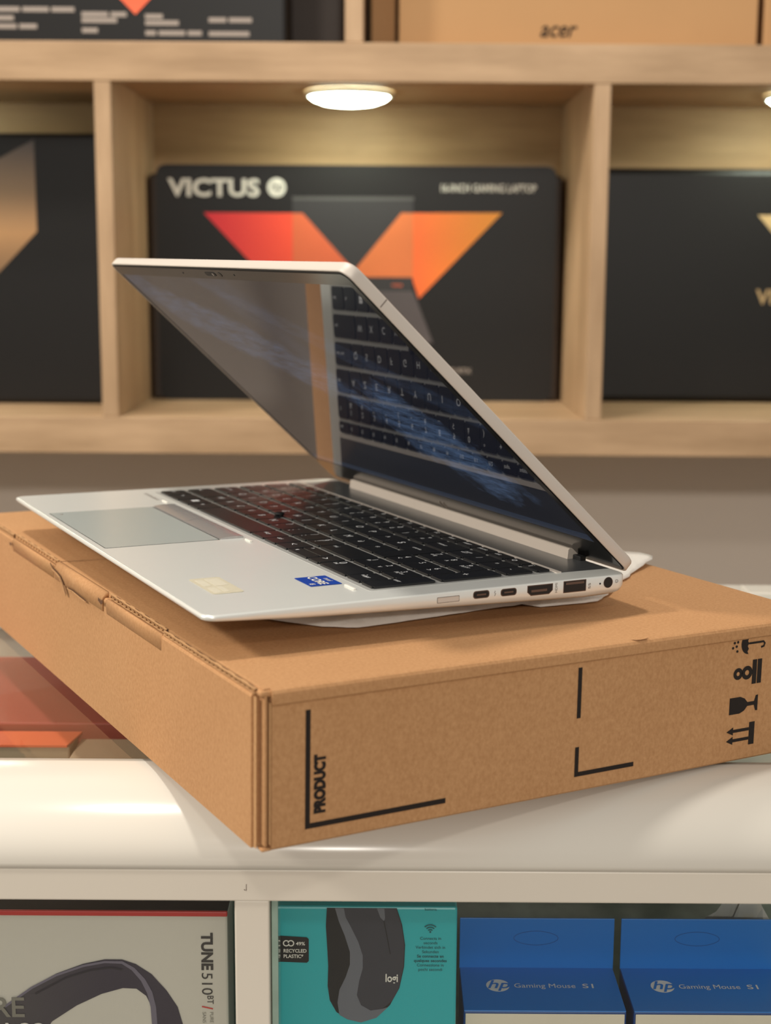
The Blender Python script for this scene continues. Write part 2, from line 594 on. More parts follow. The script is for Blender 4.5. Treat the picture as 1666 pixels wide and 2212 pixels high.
# upper row
UZ = ZC1 + 0.0004
r, o = carton('laptop_carton', 'dark carton with lines of spec text and an orange diamond on the upper shelf', 'carton',
              -0.572, -0.114, 1.70, 0.08, UZ, UZ + 0.30, M_BLACKBOX, G)
fl = Flat(r, (-o.x, -0.0002, H - UZ), (1, 0, 0), (0, 0, 1))
M_DIAM = gradient('diamond_ink', 'Z', 0.034, 0.12, rgb(246, 108, 66), rgb(240, 70, 50))
fl.poly('diamond_print', [(-0.2868, 0.2770), (-0.2520, 0.312), (-0.2868, 0.347), (-0.3216, 0.312)], M_DIAM, 0.0005)
for x, z, ws in ((-0.470, 0.2795, (0.052, 0.030, 0.026)), (-0.470, 0.2700, (0.045, 0.0)), (-0.470, 0.2610, (0.048, 0.020)),
                 (-0.348, 0.2745, (0.030, 0.018)), (-0.348, 0.2680, (0.040,)), (-0.348, 0.2570, (0.018,)),
                 (-0.276, 0.2725, (0.020,)), (-0.276, 0.2655, (0.038,)), (-0.276, 0.2545, (0.012, 0.030, 0.016)),
                 (-0.204, 0.2690, (0.020, 0.026)), (-0.204, 0.2540, (0.046,))):
    for w in ws:
        if w > 0:
            fl.poly('spec_text_line', [(x, z), (x + w, z), (x + w, z + 0.0052), (x, z + 0.0052)], M_PRINTG)
            x += w + 0.003
r, o = carton('laptop_carton', 'added dark brown block for the shaded gap behind the spec-text carton beside the upper divider', 'carton',
              -0.50, -0.0520, 1.80, 0.08, UZ, UZ + 0.29, M_BROWNBLK, G)  # dark block put in where the shelf inside is only shaded
M_CARD2 = plain('smooth_kraft', rgb(190, 148, 104), 0.8, noise_amt=0.04, scale=14, spec=0.25)
r, o = carton('laptop_carton', 'plain brown carton with a small slanted black logo on the upper shelf', 'carton',
              0.012, 0.419, 1.70, 0.10, UZ, UZ + 0.30, M_CARD2, G, 0.002)
fl = Flat(r, (-o.x, -0.0002, H - UZ), (1, 0, 0), (0, 0, 1))
fl.text('lettering', 'acer', 0.026, (0.1715, 0.2555), M_INK, bold=0.012, shear=0.28, width=0.042)
r, o = carton('laptop_carton', 'brown carton half cut off at the right end of the upper shelf', 'carton',
              0.4265, 0.500, 1.70, 0.10, UZ, UZ + 0.30, M_CARD2, G, 0.002)
r, o = carton('laptop_carton', 'shaded brown carton between the upper divider and the logo carton', 'carton',
              -0.020, 0.008, 1.74, 0.16, UZ, UZ + 0.30, M_CARD2, G, 0.002)

# ------------------------------------------------------------------ glass counter
ZT = H - 0.2528              # counter top
TY = 0.7103                   # where the white front trim meets the glass
CX0, CX1 = -1.3, 1.1
counter = empty('display_counter', loc=(0, TY, 0))
tag(counter, 'white glass-topped display counter carrying the cardboard box', 'counter')


def ct(name, lo, hi, mat, bevel=0.0008):
    o = Vector((0, TY, 0))
    return box(name, Vector(lo) - o, Vector(hi) - o, mat, counter, bevel, 2)


# rounded front trim: profile in (y, z)
prof = []
n = 18
ry, rz, yc = 0.0535, 0.0325, TY - 0.004
for i in range(n + 1):
    a = math.radians(90 * i / n)
    prof.append((yc - ry * math.sin(a) ** 1.0, ZT - rz + rz * math.cos(a)))
prof = [(TY, ZT)] + prof + [(yc - ry, ZT - 0.0352), (yc - ry + 0.02, ZT - 0.0356), (TY, ZT - 0.0356)]
ftrim = prism('front_trim', [(p[0] - TY, p[1]) for p in prof], 0, CX0, CX1, M_WHITE, counter, True)
for p in ftrim.data.polygons:
    if abs(p.normal.x) > 0.9 or len(p.vertices) > 4:
        p.use_smooth = False
RY = 0.6535
ZR1, ZR0 = H - 0.2878, H - 0.3045
ct('front_rail', (CX0, RY, ZR0), (CX1, RY + 0.018, ZR1 - 0.0004), M_WHITE2)
ct('post', (-0.0722, RY + 0.001, 0.10), (-0.0553, RY + 0.017, ZR0), M_WHITE2)
ct('post', (-0.60, RY + 0.001, 0.10), (-0.583, RY + 0.017, ZR0), M_WHITE2)
ct('post', (0.47, RY + 0.001, 0.10), (0.487, RY + 0.017, ZR0), M_WHITE2)
ct('bottom_rail', (CX0, RY, 0.06), (CX1, RY + 0.018, 0.10), M_WHITE2)
ct('glass_edge', (-0.0549, RY + 0.008, 0.10), (-0.0516, RY + 0.022, ZR0), M_GEDGE, 0.0005)
ct('glass_pane', (-0.0512, RY + 0.012, 0.10), (0.468, RY + 0.016, ZR0), M_GLASS, 0)
ct('glass_pane', (-0.581, RY + 0.006, 0.10), (-0.0735, RY + 0.010, ZR0), M_GLASS, 0)
ct('glass_top', (CX0, TY + 0.0004, ZT - 0.006), (CX1, 1.104, ZT), M_GLASS, 0)
ct('rear_trim', (CX0, 1.1045, ZT - 0.035), (CX1, 1.132, ZT + 0.0), M_WHITE, 0.002)
ct('rear_panel', (CX0, 1.110, 0.06), (CX1, 1.124, ZT - 0.0352), M_WHITE2)
ct('inner_shelf', (CX0, 0.680, H - 0.5112), (CX1, 1.109, H - 0.5052), M_GEDGE)
ct('upper_inner_shelf', (CX0, 0.780, H - 0.3462), (CX1, 1.109, H - 0.3402), M_GEDGE)
ct('base_panel', (CX0, RY + 0.02, 0.0), (CX1, 1.11, 0.06), M_WHITE2)
ct('corner_bracket', (0.280, 1.076, ZT + 0.0002), (0.37, 1.1040, ZT + 0.006), M_WHITE, 0.001)
fl = Flat(counter, (0, RY - TY - 0.0001, H), (1, 0, 0), (0, 0, 1))
fl.ribbon('scuff', [(-0.1680, -0.2862), (-0.1668, -0.2875)], 0.0005, M_SCUFF)
fl.ribbon('scuff', [(-0.0661, -0.2955), (-0.0662, -0.2990)], 0.0003, M_SCUFF)
fl.ribbon('scuff', [(-0.0672, -0.2982), (-0.0667, -0.2988)], 0.0004, M_SCUFF)

# ------------------------------------------------------------------ goods in the counter
IZ = H - 0.4996
GC = 'boxed accessories in the glass counter'


def goods(name, label, cat, x0, x1, yf, depth, z0, z1, mat, bevel=0.0012):
    r = empty(name, loc=((x0 + x1) / 2, yf, z0))
    tag(r, label, cat, GC)
    o = Vector(r.location)
    box('carton_body', Vector((x0, yf, z0)) - o, Vector((x1, yf + depth, z1)) - o, mat, r, bevel, 2)
    return r, o


# headphone box
M_SILVCARD = plain('pale_grey_carton', rgb(206, 200, 188), 0.3, noise_amt=0.02, scale=12, spec=0.6)
M_REDEDGE = plain('red_carton_top', rgb(196, 58, 54), 0.4)
M_BAND = gradient('headband_ink', 'X', -0.03, 0.03, rgb(78, 74, 76), rgb(60, 54, 66))
M_BANDL = plain('headband_light_ink', rgb(112, 106, 120), 0.4)
M_BANDD = plain('headband_dark_ink', rgb(46, 42, 50), 0.4)
M_GREYT = plain('grey_letter_ink', rgb(128, 124, 114), 0.5)
M_DKT = plain('dark_letter_ink', rgb(62, 58, 56), 0.5)
r, o = goods('headphone_box', 'pale grey headphone box with a dark headband picture and red top edge', 'carton',
             -0.262, -0.0768, 0.675, 0.07, IZ, H - 0.3207, M_SILVCARD)
box('red_lid_edge', (-0.0926, -0.0004, 0.1766), (0.0926, 0.0016, 0.1794), M_REDEDGE, r, 0.0006)
box('top_shade_panel', (-0.0924, 0.0018, 0.1780), (0.0924, 0.0702, 0.1793), M_INSHADE, r, 0.0004)  # dark panel painting the counter's inside shadow over the box top
fl = Flat(r, (-o.x, -0.0002, H - IZ), (1, 0, 0), (0, 0, 1))
outer = [(-0.215, -0.40), (-0.205, -0.384), (-0.192, -0.3725), (-0.178, -0.362), (-0.165, -0.3545), (-0.151, -0.3490), (-0.140, -0.3465), (-0.131, -0.3465),
         (-0.124, -0.3490), (-0.116, -0.3545), (-0.1085, -0.3635), (-0.103, -0.3725), (-0.1005, -0.382), (-0.0995, -0.40)]
inner = [(-0.1140, -0.40), (-0.1145, -0.384), (-0.1160, -0.3735), (-0.1190, -0.3665), (-0.1240, -0.3625), (-0.131, -0.3622), (-0.142, -0.3655), (-0.155, -0.372),
         (-0.168, -0.381), (-0.180, -0.40)]
fl.poly('headband_print', outer + inner, M_BAND, 0.0003)
rim = [(-0.192, -0.3728), (-0.178, -0.3624), (-0.165, -0.3552), (-0.151, -0.3500), (-0.140, -0.3478), (-0.131, -0.3480),
       (-0.1255, -0.3515), (-0.1205, -0.3575), (-0.1172, -0.3645), (-0.1155, -0.3725), (-0.1150, -0.382), (-0.1152, -0.398)]
fl.ribbon('headband_rim_print', rim, lambda t: 0.0012 + 0.0016 * min(1, max(0, (t - 0.4) * 3)), M_BANDL, 0.0005)
fl.ribbon('headband_seam_print', [(-0.176, -0.3655), (-0.160, -0.3565), (-0.147, -0.3522), (-0.137, -0.3508), (-0.131, -0.3520)], 0.0010, M_BANDD, 0.0006)
pure = fl.text('lettering', 'PURE', 0.0155, (-0.2000, -0.3782), M_GREYT, h=0.0008, bold=0.012, align='LEFT')
me = pure.data
dx = -0.1818 - max(v.co.x + o.x for v in me.vertices)
for v in me.vertices:
    v.co.x += dx
fl.text('lettering', 'BASS', 0.0155, (-0.2050, -0.3925), M_PRINTW, h=0.0008, bold=0.012)
fl.text('lettering', 'TUNE', 0.0080, (-0.0901, -0.3318), M_DKT, rot=-90, bold=0.04, width=0.0205)
fl.text('lettering', '510', 0.0080, (-0.0903, -0.3533), M_DKT, rot=-90, width=0.0120)
fl.text('lettering', 'BT', 0.0046, (-0.0876, -0.3660), M_DKT, rot=-90, bold=0.006, width=0.0045)
fl.ribbon('slash_print', [(-0.0905, -0.3722), (-0.0848, -0.3735)], 0.0007, M_REDEDGE)
fl.text('lettering', 'PURE BASS', 0.0026, (-0.0864, -0.3752), M_GREYT, rot=-90)
fl.text('lettering', 'SANS FIL', 0.0026, (-0.0902, -0.3752), M_GREYT, rot=-90)

# teal mouse box
M_TEAL = plain('teal_carton', rgb(44, 172, 178), 0.35, noise_amt=0.02, scale=10)
M_MBLK = plain('mouse_black_ink', rgb(22, 22, 24), 0.4)
M_MGREY = plain('mouse_grey_ink', rgb(104, 106, 114), 0.4)
M_MDK = plain('mouse_dark_ink', rgb(56, 56, 64), 0.4)
M_MTXT = plain('teal_letter_ink', rgb(14, 78, 84), 0.5)
r, o = goods('mouse_box', 'teal mouse box with a black mouse picture behind the glass', 'carton',
             -0.0560, 0.0383, 0.680, 0.055, IZ, H - 0.3195, M_TEAL)
fl = Flat(r, (-o.x, -0.0002, H - IZ), (1, 0, 0), (0, 0, 1))
body = [(-0.0287, -0.3200), (-0.0292, -0.3300), (-0.0285, -0.3420), (-0.0280, -0.3520), (-0.0283, -0.3630), (-0.0272, -0.3710), (-0.0238, -0.3775),
        (-0.0180, -0.3815), (-0.0110, -0.3832), (-0.0030, -0.3805), (0.0040, -0.3735), (0.0088, -0.3640), (0.0112, -0.3520), (0.0116, -0.3400), (0.0100, -0.3290), (0.0072, -0.3200)]
fl.poly('mouse_print', body, M_MBLK, 0.0003)
sidep = [(-0.0245, -0.3200), (-0.0226, -0.3270), (-0.0195, -0.3350), (-0.0168, -0.3440), (-0.0168, -0.3510), (-0.0190, -0.3580), (-0.0222, -0.3650), (-0.0232, -0.3720), (-0.0222, -0.3790),
         (-0.0180, -0.3815), (-0.0110, -0.3832), (-0.0030, -0.3805), (0.0030, -0.3745), (0.0000, -0.3755), (-0.0060, -0.3765), (-0.0110, -0.3735), (-0.0132, -0.3680), (-0.0120, -0.3600), (-0.0102, -0.3530),
         (-0.0102, -0.3460), (-0.0125, -0.3385), (-0.0160, -0.3310), (-0.0190, -0.3250), (-0.0200, -0.3200)]
fl.poly('mouse_grip_print', sidep, M_MGREY, 0.0005)
top = [(-0.0200, -0.3200), (-0.0190, -0.3250), (-0.0160, -0.3310), (-0.0125, -0.3385), (-0.0102, -0.3460), (-0.0102, -0.3530), (-0.0120, -0.3600), (-0.0132, -0.3680), (-0.0110, -0.3735), (-0.0060, -0.3765),
       (0.0000, -0.3755), (0.0052, -0.3710), (0.0085, -0.3640), (0.0108, -0.3520), (0.0112, -0.3400), (0.0096, -0.3290), (0.0068, -0.3200)]
fl.poly('mouse_shell_print', top, M_MDK, 0.0004)
fl.poly('scroll_wheel_print', [(-0.0030, -0.3200), (-0.0012, -0.3250), (0.0006, -0.3268), (0.0012, -0.3255), (0.0008, -0.3200)], M_MGREY, 0.0006)
fl.ribbon('mouse_split_print', [(0.0006, -0.3268), (0.0022, -0.3350), (0.0040, -0.3450)], 0.0004, M_MBLK, 0.0006)
fl.text('lettering', 'logi', 0.0062, (0.0014, -0.3602), M_PRINTW, h=0.0008, bold=0.02, width=0.0064)
fl.poly('recycled_tag', [(-0.0559, -0.3352), (-0.0390, -0.3362), (-0.0380, -0.3372), (-0.0380, -0.3492), (-0.0390, -0.3502), (-0.0559, -0.3496)], M_MBLK, 0.0003)
for c in (-0.0496, -0.0472):
    fl.ring('loop_print', (c, -0.3394), 0.00115, 0.00175, M_PRINTW, 0.0005, 18, 40 if c < -0.048 else 220, 350 if c < -0.048 else 530)
fl.text('lettering', '49%', 0.0026, (-0.0446, -0.3404), M_PRINTW, h=0.0006, bold=0.02, width=0.0047)
fl.text('lettering', 'RECYCLED', 0.0027, (-0.0511, -0.3444), M_PRINTW, h=0.0006, bold=0.02, width=0.0118)
fl.text('lettering', 'PLASTIC*', 0.0027, (-0.0511, -0.3474), M_PRINTW, h=0.0006, bold=0.02, width=0.0102)
fl.text('lettering', 'batteria', 0.0020, (0.0246, -0.3212), M_MTXT, align='CENTER')
for r0 in (0.0012, 0.0025, 0.0038):
    fl.ring('signal_arc_print', (0.0245, -0.3330), r0, r0 + 0.0006, M_MTXT, 0.0004, 14, 45, 135)
fl.poly('signal_dot_print', ellipse(0.0245, -0.3328, 0.0005, 0.0005, 12), M_MTXT, 0.0004)
for i, s in enumerate(('Connects in', 'seconds', 'Verbindet sich in', 'Sekunden', 'Se connecte en', 'quelques secondes', 'Connessione in', 'pochi secondi')):
    fl.text('lettering', s, 0.00225, (0.0247, -0.3372 - i * 0.00245), M_MTXT, align='CENTER', bold=0.02 if i in (4, 5) else 0.004)

# two blue mouse boxes with hanging tab
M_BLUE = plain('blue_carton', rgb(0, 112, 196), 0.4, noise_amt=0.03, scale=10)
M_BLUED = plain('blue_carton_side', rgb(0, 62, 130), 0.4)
M_CREAM = plain('cream_carton_front', rgb(222, 212, 192), 0.5)


def blue_box(x0, label):
    W = 0.0865
    r = empty('mouse_box', loc=(x0 + W / 2, 0.695, IZ))
    tag(r, label, 'carton', GC)
    h = H - 0.385 - IZ
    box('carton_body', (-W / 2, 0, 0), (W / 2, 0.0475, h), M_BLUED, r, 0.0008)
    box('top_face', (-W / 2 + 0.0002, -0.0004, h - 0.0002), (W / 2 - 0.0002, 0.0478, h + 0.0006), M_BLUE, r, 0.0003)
    box('front_face', (-W / 2 + 0.001, -0.0008, 0), (W / 2 - 0.001, -0.00005, h - 0.0012), M_CREAM, r, 0.0003)
    box('hanging_tab', (-W / 2, 0.0468, h), (W / 2, 0.0478, h + 0.0302), M_BLUE, r, 0.0003)
    f = Flat(r, (0, 0, h + 0.0006), (1, 0, 0), (0, 1, 0))
    f.poly('oval_logo', ellipse(-0.0231, 0.0262, 0.0064, 0.0066, 32), M_PRINTW, 0.0002)
    f.text('logo_letters', 'hp', 0.0125, (-0.0231, 0.0228), M_BLUE, h=0.0004, align='CENTER', shear=0.3, bold=0.012)
    f.text('lettering', 'Gaming Mouse', 0.0066, (-0.0144, 0.0238), M_PRINTW, width=0.0335)
    f.text('lettering', 'S1', 0.0066, (0.0230, 0.0238), M_PRINTW, bold=0.008, width=0.0060)
    f2 = Flat(r, (0, 0.0468, h), (1, 0, 0), (0, 0, 1))
    out = []
    for i in range(25):
        a = 2 * math.pi * i / 24
        out.append((-0.0005 + 0.0100 * math.cos(a) * (1 + 0.25 * abs(math.cos(a))), 0.0185 + 0.0042 * math.sin(a)))
    f2.ribbon('hang_slot_crease', out, 0.00025, M_BLUED, 0.00015)
    return r


blue_box(0.0418, 'blue mouse box with white logo standing beside the teal box')
blue_box(0.1308, 'blue mouse box with white logo at the right edge of the photo')

# things lying under the glass top
UZ2 = H - 0.3346
M_REDC = plain('dull_red_carton', rgb(164, 80, 68), 0.35, noise_amt=0.1, scale=12)
M_ORC = plain('orange_carton', rgb(226, 110, 72), 0.35)
M_BEIGE = plain('beige_carton', rgb(172, 148, 122), 0.5, noise_amt=0.06, scale=15)
M_GRN = plain('lime_strip', rgb(170, 160, 60), 0.4)
r, o = goods('flat_carton', 'large red carton lying flat under the glass top', 'carton', -0.46, -0.09, 0.868, 0.155, UZ2, H - 0.284, M_REDC)
r, o = goods('small_carton', 'small carton with orange top and printed square under the glass top', 'carton', -0.33, -0.1905, 0.838, 0.026, UZ2, H - 0.290, M_BEIGE)
prism('orange_top', [(-0.068, -0.001), (0.0685, -0.001), (0.0725, 0.0258), (-0.068, 0.0258)], 2, 0.0448, 0.0462, M_ORC, r)
fl = Flat(r, (0, -0.0002, 0), (1, 0, 0), (0, 0, 1))
fl.poly('square_print', rrect(0.024, 0.012, 0.048, 0.036, 0.001), M_PRINTW, 0.0003)
fl.poly('square_centre_print', rrect(0.029, 0.016, 0.043, 0.031, 0.001), M_BEIGE, 0.0005)
r, o = goods('small_carton', 'grey-beige flat carton with a thin lime strip under the glass top', 'carton', -0.1895, -0.128, 0.806, 0.055, UZ2, H - 0.292, M_BEIGE)
box('lime_strip', (-0.010, -0.0006, 0.0405), (0.0306, 0.0002, 0.0436), M_GRN, r, 0.0002)
r, o = goods('small_carton', 'small dark red carton end under the glass beside the cardboard box', 'carton', -0.127, -0.085, 0.790, 0.060, UZ2, H - 0.300, M_REDC)
r, o = goods('flat_carton', 'white flat carton under the glass behind the cardboard box', 'carton', -0.02, 0.36, 0.90, 0.12, UZ2, H - 0.300, M_SILVCARD)


def crumpled(name, w, d, h, seed, mat, nx=22, ny=12):
    V, F = [], []
    for j in range(ny):
        for i in range(nx):
            x, y = (i / (nx - 1) - 0.5), (j / (ny - 1) - 0.5)
            z = h * max(0.0, (1 - (2 * x) ** 2) * (1 - (2 * y) ** 2)) ** 0.3
            z *= 0.88 + 0.22 * noise.noise(Vector((x * 9 + seed, y * 7, seed)))
            V.append((x * w + 0.003 * noise.noise(Vector((x * 14, y * 14, seed))), y * d, max(0.0002, z)))
    for j in range(ny - 1):
        for i in range(nx - 1):
            F.append((j * nx + i, j * nx + i + 1, (j + 1) * nx + i + 1, (j + 1) * nx + i))
    return mesh(name, V, F, mat)


M_POLY = plain('silvery_plastic_film', rgb(176, 174, 166), 0.18, metal=0.2, noise_amt=0.15, scale=60)
b = crumpled('plastic_pouch', 0.15, 0.018, 0.170, 3.3, M_POLY, 30, 14)
b.location = (0.225, 0.7575, H - 0.4996)
tag(b, 'crumpled silvery plastic pouch behind the blue mouse boxes', 'pouch')

# ------------------------------------------------------------------ cardboard shipping box
BM = Matrix.Translation((-0.05268, 0.57875, H - 0.1765)) @ Rz(0.50293) @ Rx(-0.001) @ Ry(0.01178)
BW, BD, BH = 0.32554, 0.4920, 0.07177
sb = empty('shipping_box', BM)
tag(sb, 'brown cardboard shipping box printed PRODUCT, lying on the counter under the laptop', 'box')
T = 0.003
# core with folded right-hand (long print) face: profile in (y, z), extruded along x
pr = [(BD, -BH), (BD, -0.0006)]
pr += [(0.0024, -0.0002), (0.0010, -0.0008), (0.0002, -0.0020), (0.0, -0.0034), (0.0, -0.0066), (0.0010, -0.0076), (0.0011, -0.0082), (0.0011, -BH + 0.001), (0.0020, -BH)]
prism('carton_body', pr, 0, 0.0066, BW, M_CARD, sb)
# ragged paper edge along the fold
random.seed(3)
x = 0.012
while x < BW - 0.01:
    w = random.uniform(0.006, 0.022)
    if random.random() < 0.35:
        hgt = random.uniform(0.0004, 0.0011)
        V = [(x, 0.0030, 0.0002), (x + w, 0.0028, 0.0002), (x + w * 0.8, 0.0010, -0.0002 + hgt * 0.3), (x + w * 0.45, 0.0004, -0.0004 + hgt * 0.5), (x + w * 0.2, 0.0012, 0.0)]
        mesh('torn_paper_flake', V, [(0, 1, 2, 3, 4)], M_CARD, sb)
    x += w + random.uniform(0.004, 0.02)
# left panel (tuck front): own slab with rounded fold at its top
pp = [(0.0002, -BH), (0.0002, -0.0044), (0.0007, -0.0034), (0.0016, -0.0030), (0.0062, -0.0030), (0.0062, -BH)]
prism('front_panel', pp, 1, 0.0082, BD, M_CARD, sb)
# inner flap layers at the near corner, with the dark gaps between them
box('inner_flap', (0.0036, 0.0016, -BH + 0.002), (0.0049, 0.0150, -0.0030), M_CARD, sb, 0.0004)
box('inner_flap', (0.0012, 0.0052, -BH + 0.0005), (0.0015, 0.0075, -0.0040), M_CARDE, sb)
box('inner_flap', (0.0057, 0.0006, -BH + 0.0030), (0.0061, 0.0064, -0.0060), M_CARDE, sb)
box('corner_core', (0.0030, 0.0145, -BH + 0.001), (0.0070, 0.0190, -0.003), M_CARDSHADE, sb)  # dark filler that deepens the shade of the corner gaps by colour
box('corner_foot', (0.0022, 0.0012, -BH), (0.0066, 0.0064, -BH + 0.0012), M_CARD, sb, 0.0004)
box('lid_corner_fold', (0.0018, 0.0016, -0.0036), (0.0080, 0.0120, -0.0006), M_CARD, sb, 0.0012, 3)
# lid: top panel slabs (left and right of the slit) with visible fluted edge
prism('lid_panel', [(0.0030, -0.0028), (0.0032, -0.0002), (0.0040, 0.0), (0.0067, 0.0), (0.0067, -0.0028)], 1, 0.0028, 0.2990, M_CARD, sb)
prism('lid_panel', [(0.0024, -0.0028), (0.0026, -0.0002), (0.0040, 0.0), (0.0067, 0.0), (0.0067, -0.0028)], 1, 0.3006, BD, M_CARD, sb)
mesh('lid_slit', [(0.0030, 0.2994, 0.00010), (0.030, 0.2965, 0.00002), (0.030, 0.2970, 0.00002), (0.0030, 0.3004, 0.00010)], [(0, 1, 2, 3)], M_CARDSHADE, sb)  # dark sheet laid on the lid in place of the slit's shade


def fluted(name, y0, y1, xf, zt, zb, lam=0.0062):
    """cut corrugated edge: two liners and a wave, in the y-z plane facing -x"""
    nseg = int((y1 - y0) / lam * 8)
    V, F = [], []
    th = 0.00022
    amp = (zt - zb) / 2 - th
    zc = (zt + zb) / 2

    def strip(fn, w):
        s = len(V)
        for i in range(nseg + 1):
            y = y0 + (y1 - y0) * i / nseg
            z = fn(y)
            V.extend([(xf, y, z - w), (xf, y, z + w), (xf + 0.0012, y, z + w), (xf + 0.0012, y, z - w)])
        for i in range(nseg):
            a = s + 4 * i
            for k in range(4):
                F.append((a + k, a + (k + 1) % 4, a + 4 + (k + 1) % 4, a + 4 + k))
    strip(lambda y: zt - th + 0.0001 * math.sin(y * 420), th)
    strip(lambda y: zb + th + 0.0001 * math.sin(y * 380 + 1), th)
    strip(lambda y: zc + amp * math.sin(2 * math.pi * y / lam + 0.6 * math.sin(y * 90)), th * 0.8)
    mesh(name, V, F, M_CARDE, sb)
    box('flute_shadow', (xf + 0.0009, y0, zb), (xf + 0.0013, y1, zt), M_CARDSHADE, sb)  # dark backing strip paints the shade between the flutes


# tuck tabs with rounded shoulders, hooked in front of the lid edge
for y0, y1 in ((0.118, 0.2035), (0.3040, 0.400)):
    fluted('fluted_edge', y0 - 0.002, y1 - 0.001, 0.0020, 0.0003, -0.0024)
    pts = [(0.0003, -0.012), (-0.0003, -0.0050), (-0.0001, -0.0034), (0.0005, -0.0026), (0.0013, -0.0024), (0.0013, -0.012)]
    prism('tuck_tab', pts, 1, y0, y1, M_CARD, sb, True)
fluted('fluted_edge', 0.006, 0.117, 0.0010, -0.0004, -0.0026, 0.0050)
fluted('fluted_edge', 0.402, BD - 0.003, 0.0010, -0.0004, -0.0026, 0.0050)
# lid tongue folded down over the front panel, with its curved torn slot
prism('lid_tongue', [(0.0034, 0.0001), (0.0018, -0.0001), (0.0004, -0.0010), (-0.0006, -0.0024), (-0.0010, -0.0042), (-0.0008, -0.0100), (0.0002, -0.0104), (0.0002, -0.0044), (0.0034, -0.0024)], 1, 0.2085, 0.2992, M_CARD, sb, True)
fl = Flat(sb, (-0.0002, 0, 0), (0, -1, 0), (0, 0, 1))     # drawing plane on the left face, u runs towards the viewer


def torn(pts, w1, w2):
    p = [(-a, b) for a, b in pts]
    fl.ribbon('torn_slot', p, w1, M_CARDSHADE, 0.0012)  # dark ribbon drawn as the shade within the tear
    q = [(a - 0.0014, b - 0.0003) for a, b in p]
    fl.ribbon('torn_liner', q, w2, M_CARDE, 0.0016)
    q = [(a + 0.0012, b - 0.0002) for a, b in p]
    fl.ribbon('torn_liner', q, w2 * 0.8, M_CARD, 0.0015)


torn([(0.3065, -0.0020), (0.3010, -0.0042), (0.2930, -0.0050), (0.2860, -0.0062), (0.2810, -0.0090), (0.2745, -0.0148)], 0.0022, 0.0009)
torn([(0.2700, -0.0098), (0.2600, -0.0094), (0.2480, -0.0100), (0.2360, -0.0104)], 0.0010, 0.0006)
fl.ribbon('torn_liner', [(-0.4040, -0.0060), (-0.4010, -0.0070), (-0.3990, -0.0050)], 0.0016, M_CARDSHADE, 0.0010)
fl.ribbon('torn_liner', [(-0.2120, -0.0040), (-0.2070, -0.0052), (-0.2040, -0.0036)], 0.0020, M_CARDSHADE, 0.0016)

# print on the right-hand face
fr_ = Flat(sb, (0, 0.0011, 0), (1, 0, 0), (0, 0, 1))


def ink(name, pts):
    fr_.poly(name, pts, M_INK, 0.00025)


def bar(x0, z0, x1, z1):
    ink('line_print', [(x0, z0), (x1, z0), (x1, z1), (x0, z1)])


bar(0.0225, -0.0648, 0.0248, -0.0112)
bar(0.0249, -0.0648, 0.0935, -0.0624)
bar(0.1660, -0.0348, 0.1682, -0.0098)
bar(0.1658, -0.0640, 0.1680, -0.0492)
bar(0.1681, -0.0640, 0.2015, -0.0618)
fr_.text('lettering', 'PRODUCT', 0.0070, (0.0318, -0.0585), M_INK, rot=90, h=0.0003, bold=0.07, width=0.0268)
# care symbols, rotated a quarter turn (their tops point left)
sx0 = 0.2690
S = Flat(sb, (sx0, 0.0011, 0), (0, 0, 1), (-1, 0, 0))     # u = up the box, v = to the left


def sym(name, pts, parent=None):
    S.poly(name, pts, M_INK, 0.00025)


# coordinates: u = height on the box, v = left of sx0
for c in (-0.0605, -0.0555):
    sym('arrow_print', [(c - 0.0008, -0.0072), (c + 0.0008, -0.0072), (c + 0.0008, 0.0035), (c + 0.0021, 0.0035), (c, 0.0078), (c - 0.0021, 0.0035), (c - 0.0008, 0.0035)])
sym('arrow_base_print', [(-0.0640, -0.0110), (-0.0520, -0.0110), (-0.0520, -0.0074), (-0.0640, -0.0074)])
g = -0.0420
sym('glass_print', [(g - 0.0042, -0.0122), (g + 0.0042, -0.0122), (g + 0.0040, -0.0108), (g + 0.0010, -0.0098), (g + 0.0010, -0.0052), (g + 0.0032, -0.0032), (g + 0.0044, -0.0002), (g + 0.0044, 0.0068), (g - 0.0044, 0.0068),
                    (g - 0.0044, -0.0002), (g - 0.0032, -0.0032), (g - 0.0010, -0.0052), (g - 0.0010, -0.0098), (g - 0.0040, -0.0108)])
g = -0.0252
sym('stack_bar_print', [(g - 0.0064, -0.0108), (g + 0.0064, -0.0108), (g + 0.0064, -0.0136), (g - 0.0064, -0.0136)])
sym('stack_bar_print', [(g - 0.0064, -0.0074), (g + 0.0064, -0.0074), (g + 0.0064, -0.0102), (g - 0.0064, -0.0102)])
S.ring('eight_print', (g, -0.0038), 0.0014, 0.0036, M_INK, 0.00025)
S.ring('eight_print', (g, 0.0022), 0.0011, 0.0031, M_INK, 0.00025)
g = -0.0098
can = []
for i in range(13):
    a = math.pi * i / 12
    can.append((g + 0.0056 * math.cos(a), -0.0040 + 0.0050 * math.sin(a)))
for i in range(1, 8):
    t = i / 8
    can.append((g - 0.0056 + 0.0112 * t, -0.0040 + 0.0008 * abs(math.sin(t * math.pi * 4))))
sym('umbrella_print', can)
S.ribbon('umbrella_handle_print', [(g, -0.0040), (g, -0.0120), (g + 0.0001, -0.0138), (g - 0.0010, -0.0148), (g - 0.0024, -0.0142), (g - 0.0028, -0.0124)], 0.0011, M_INK, 0.00025)
for u, v in ((g + 0.0042, 0.0026), (g + 0.0030, 0.0044), (g + 0.0014, 0.0034), (g + 0.0012, 0.0056), (g - 0.0008, 0.0042), (g - 0.0014, 0.0066), (g - 0.0034, 0.0036)):
    sym('raindrop_print', ellipse(u, v, 0.0007, 0.0007, 10))

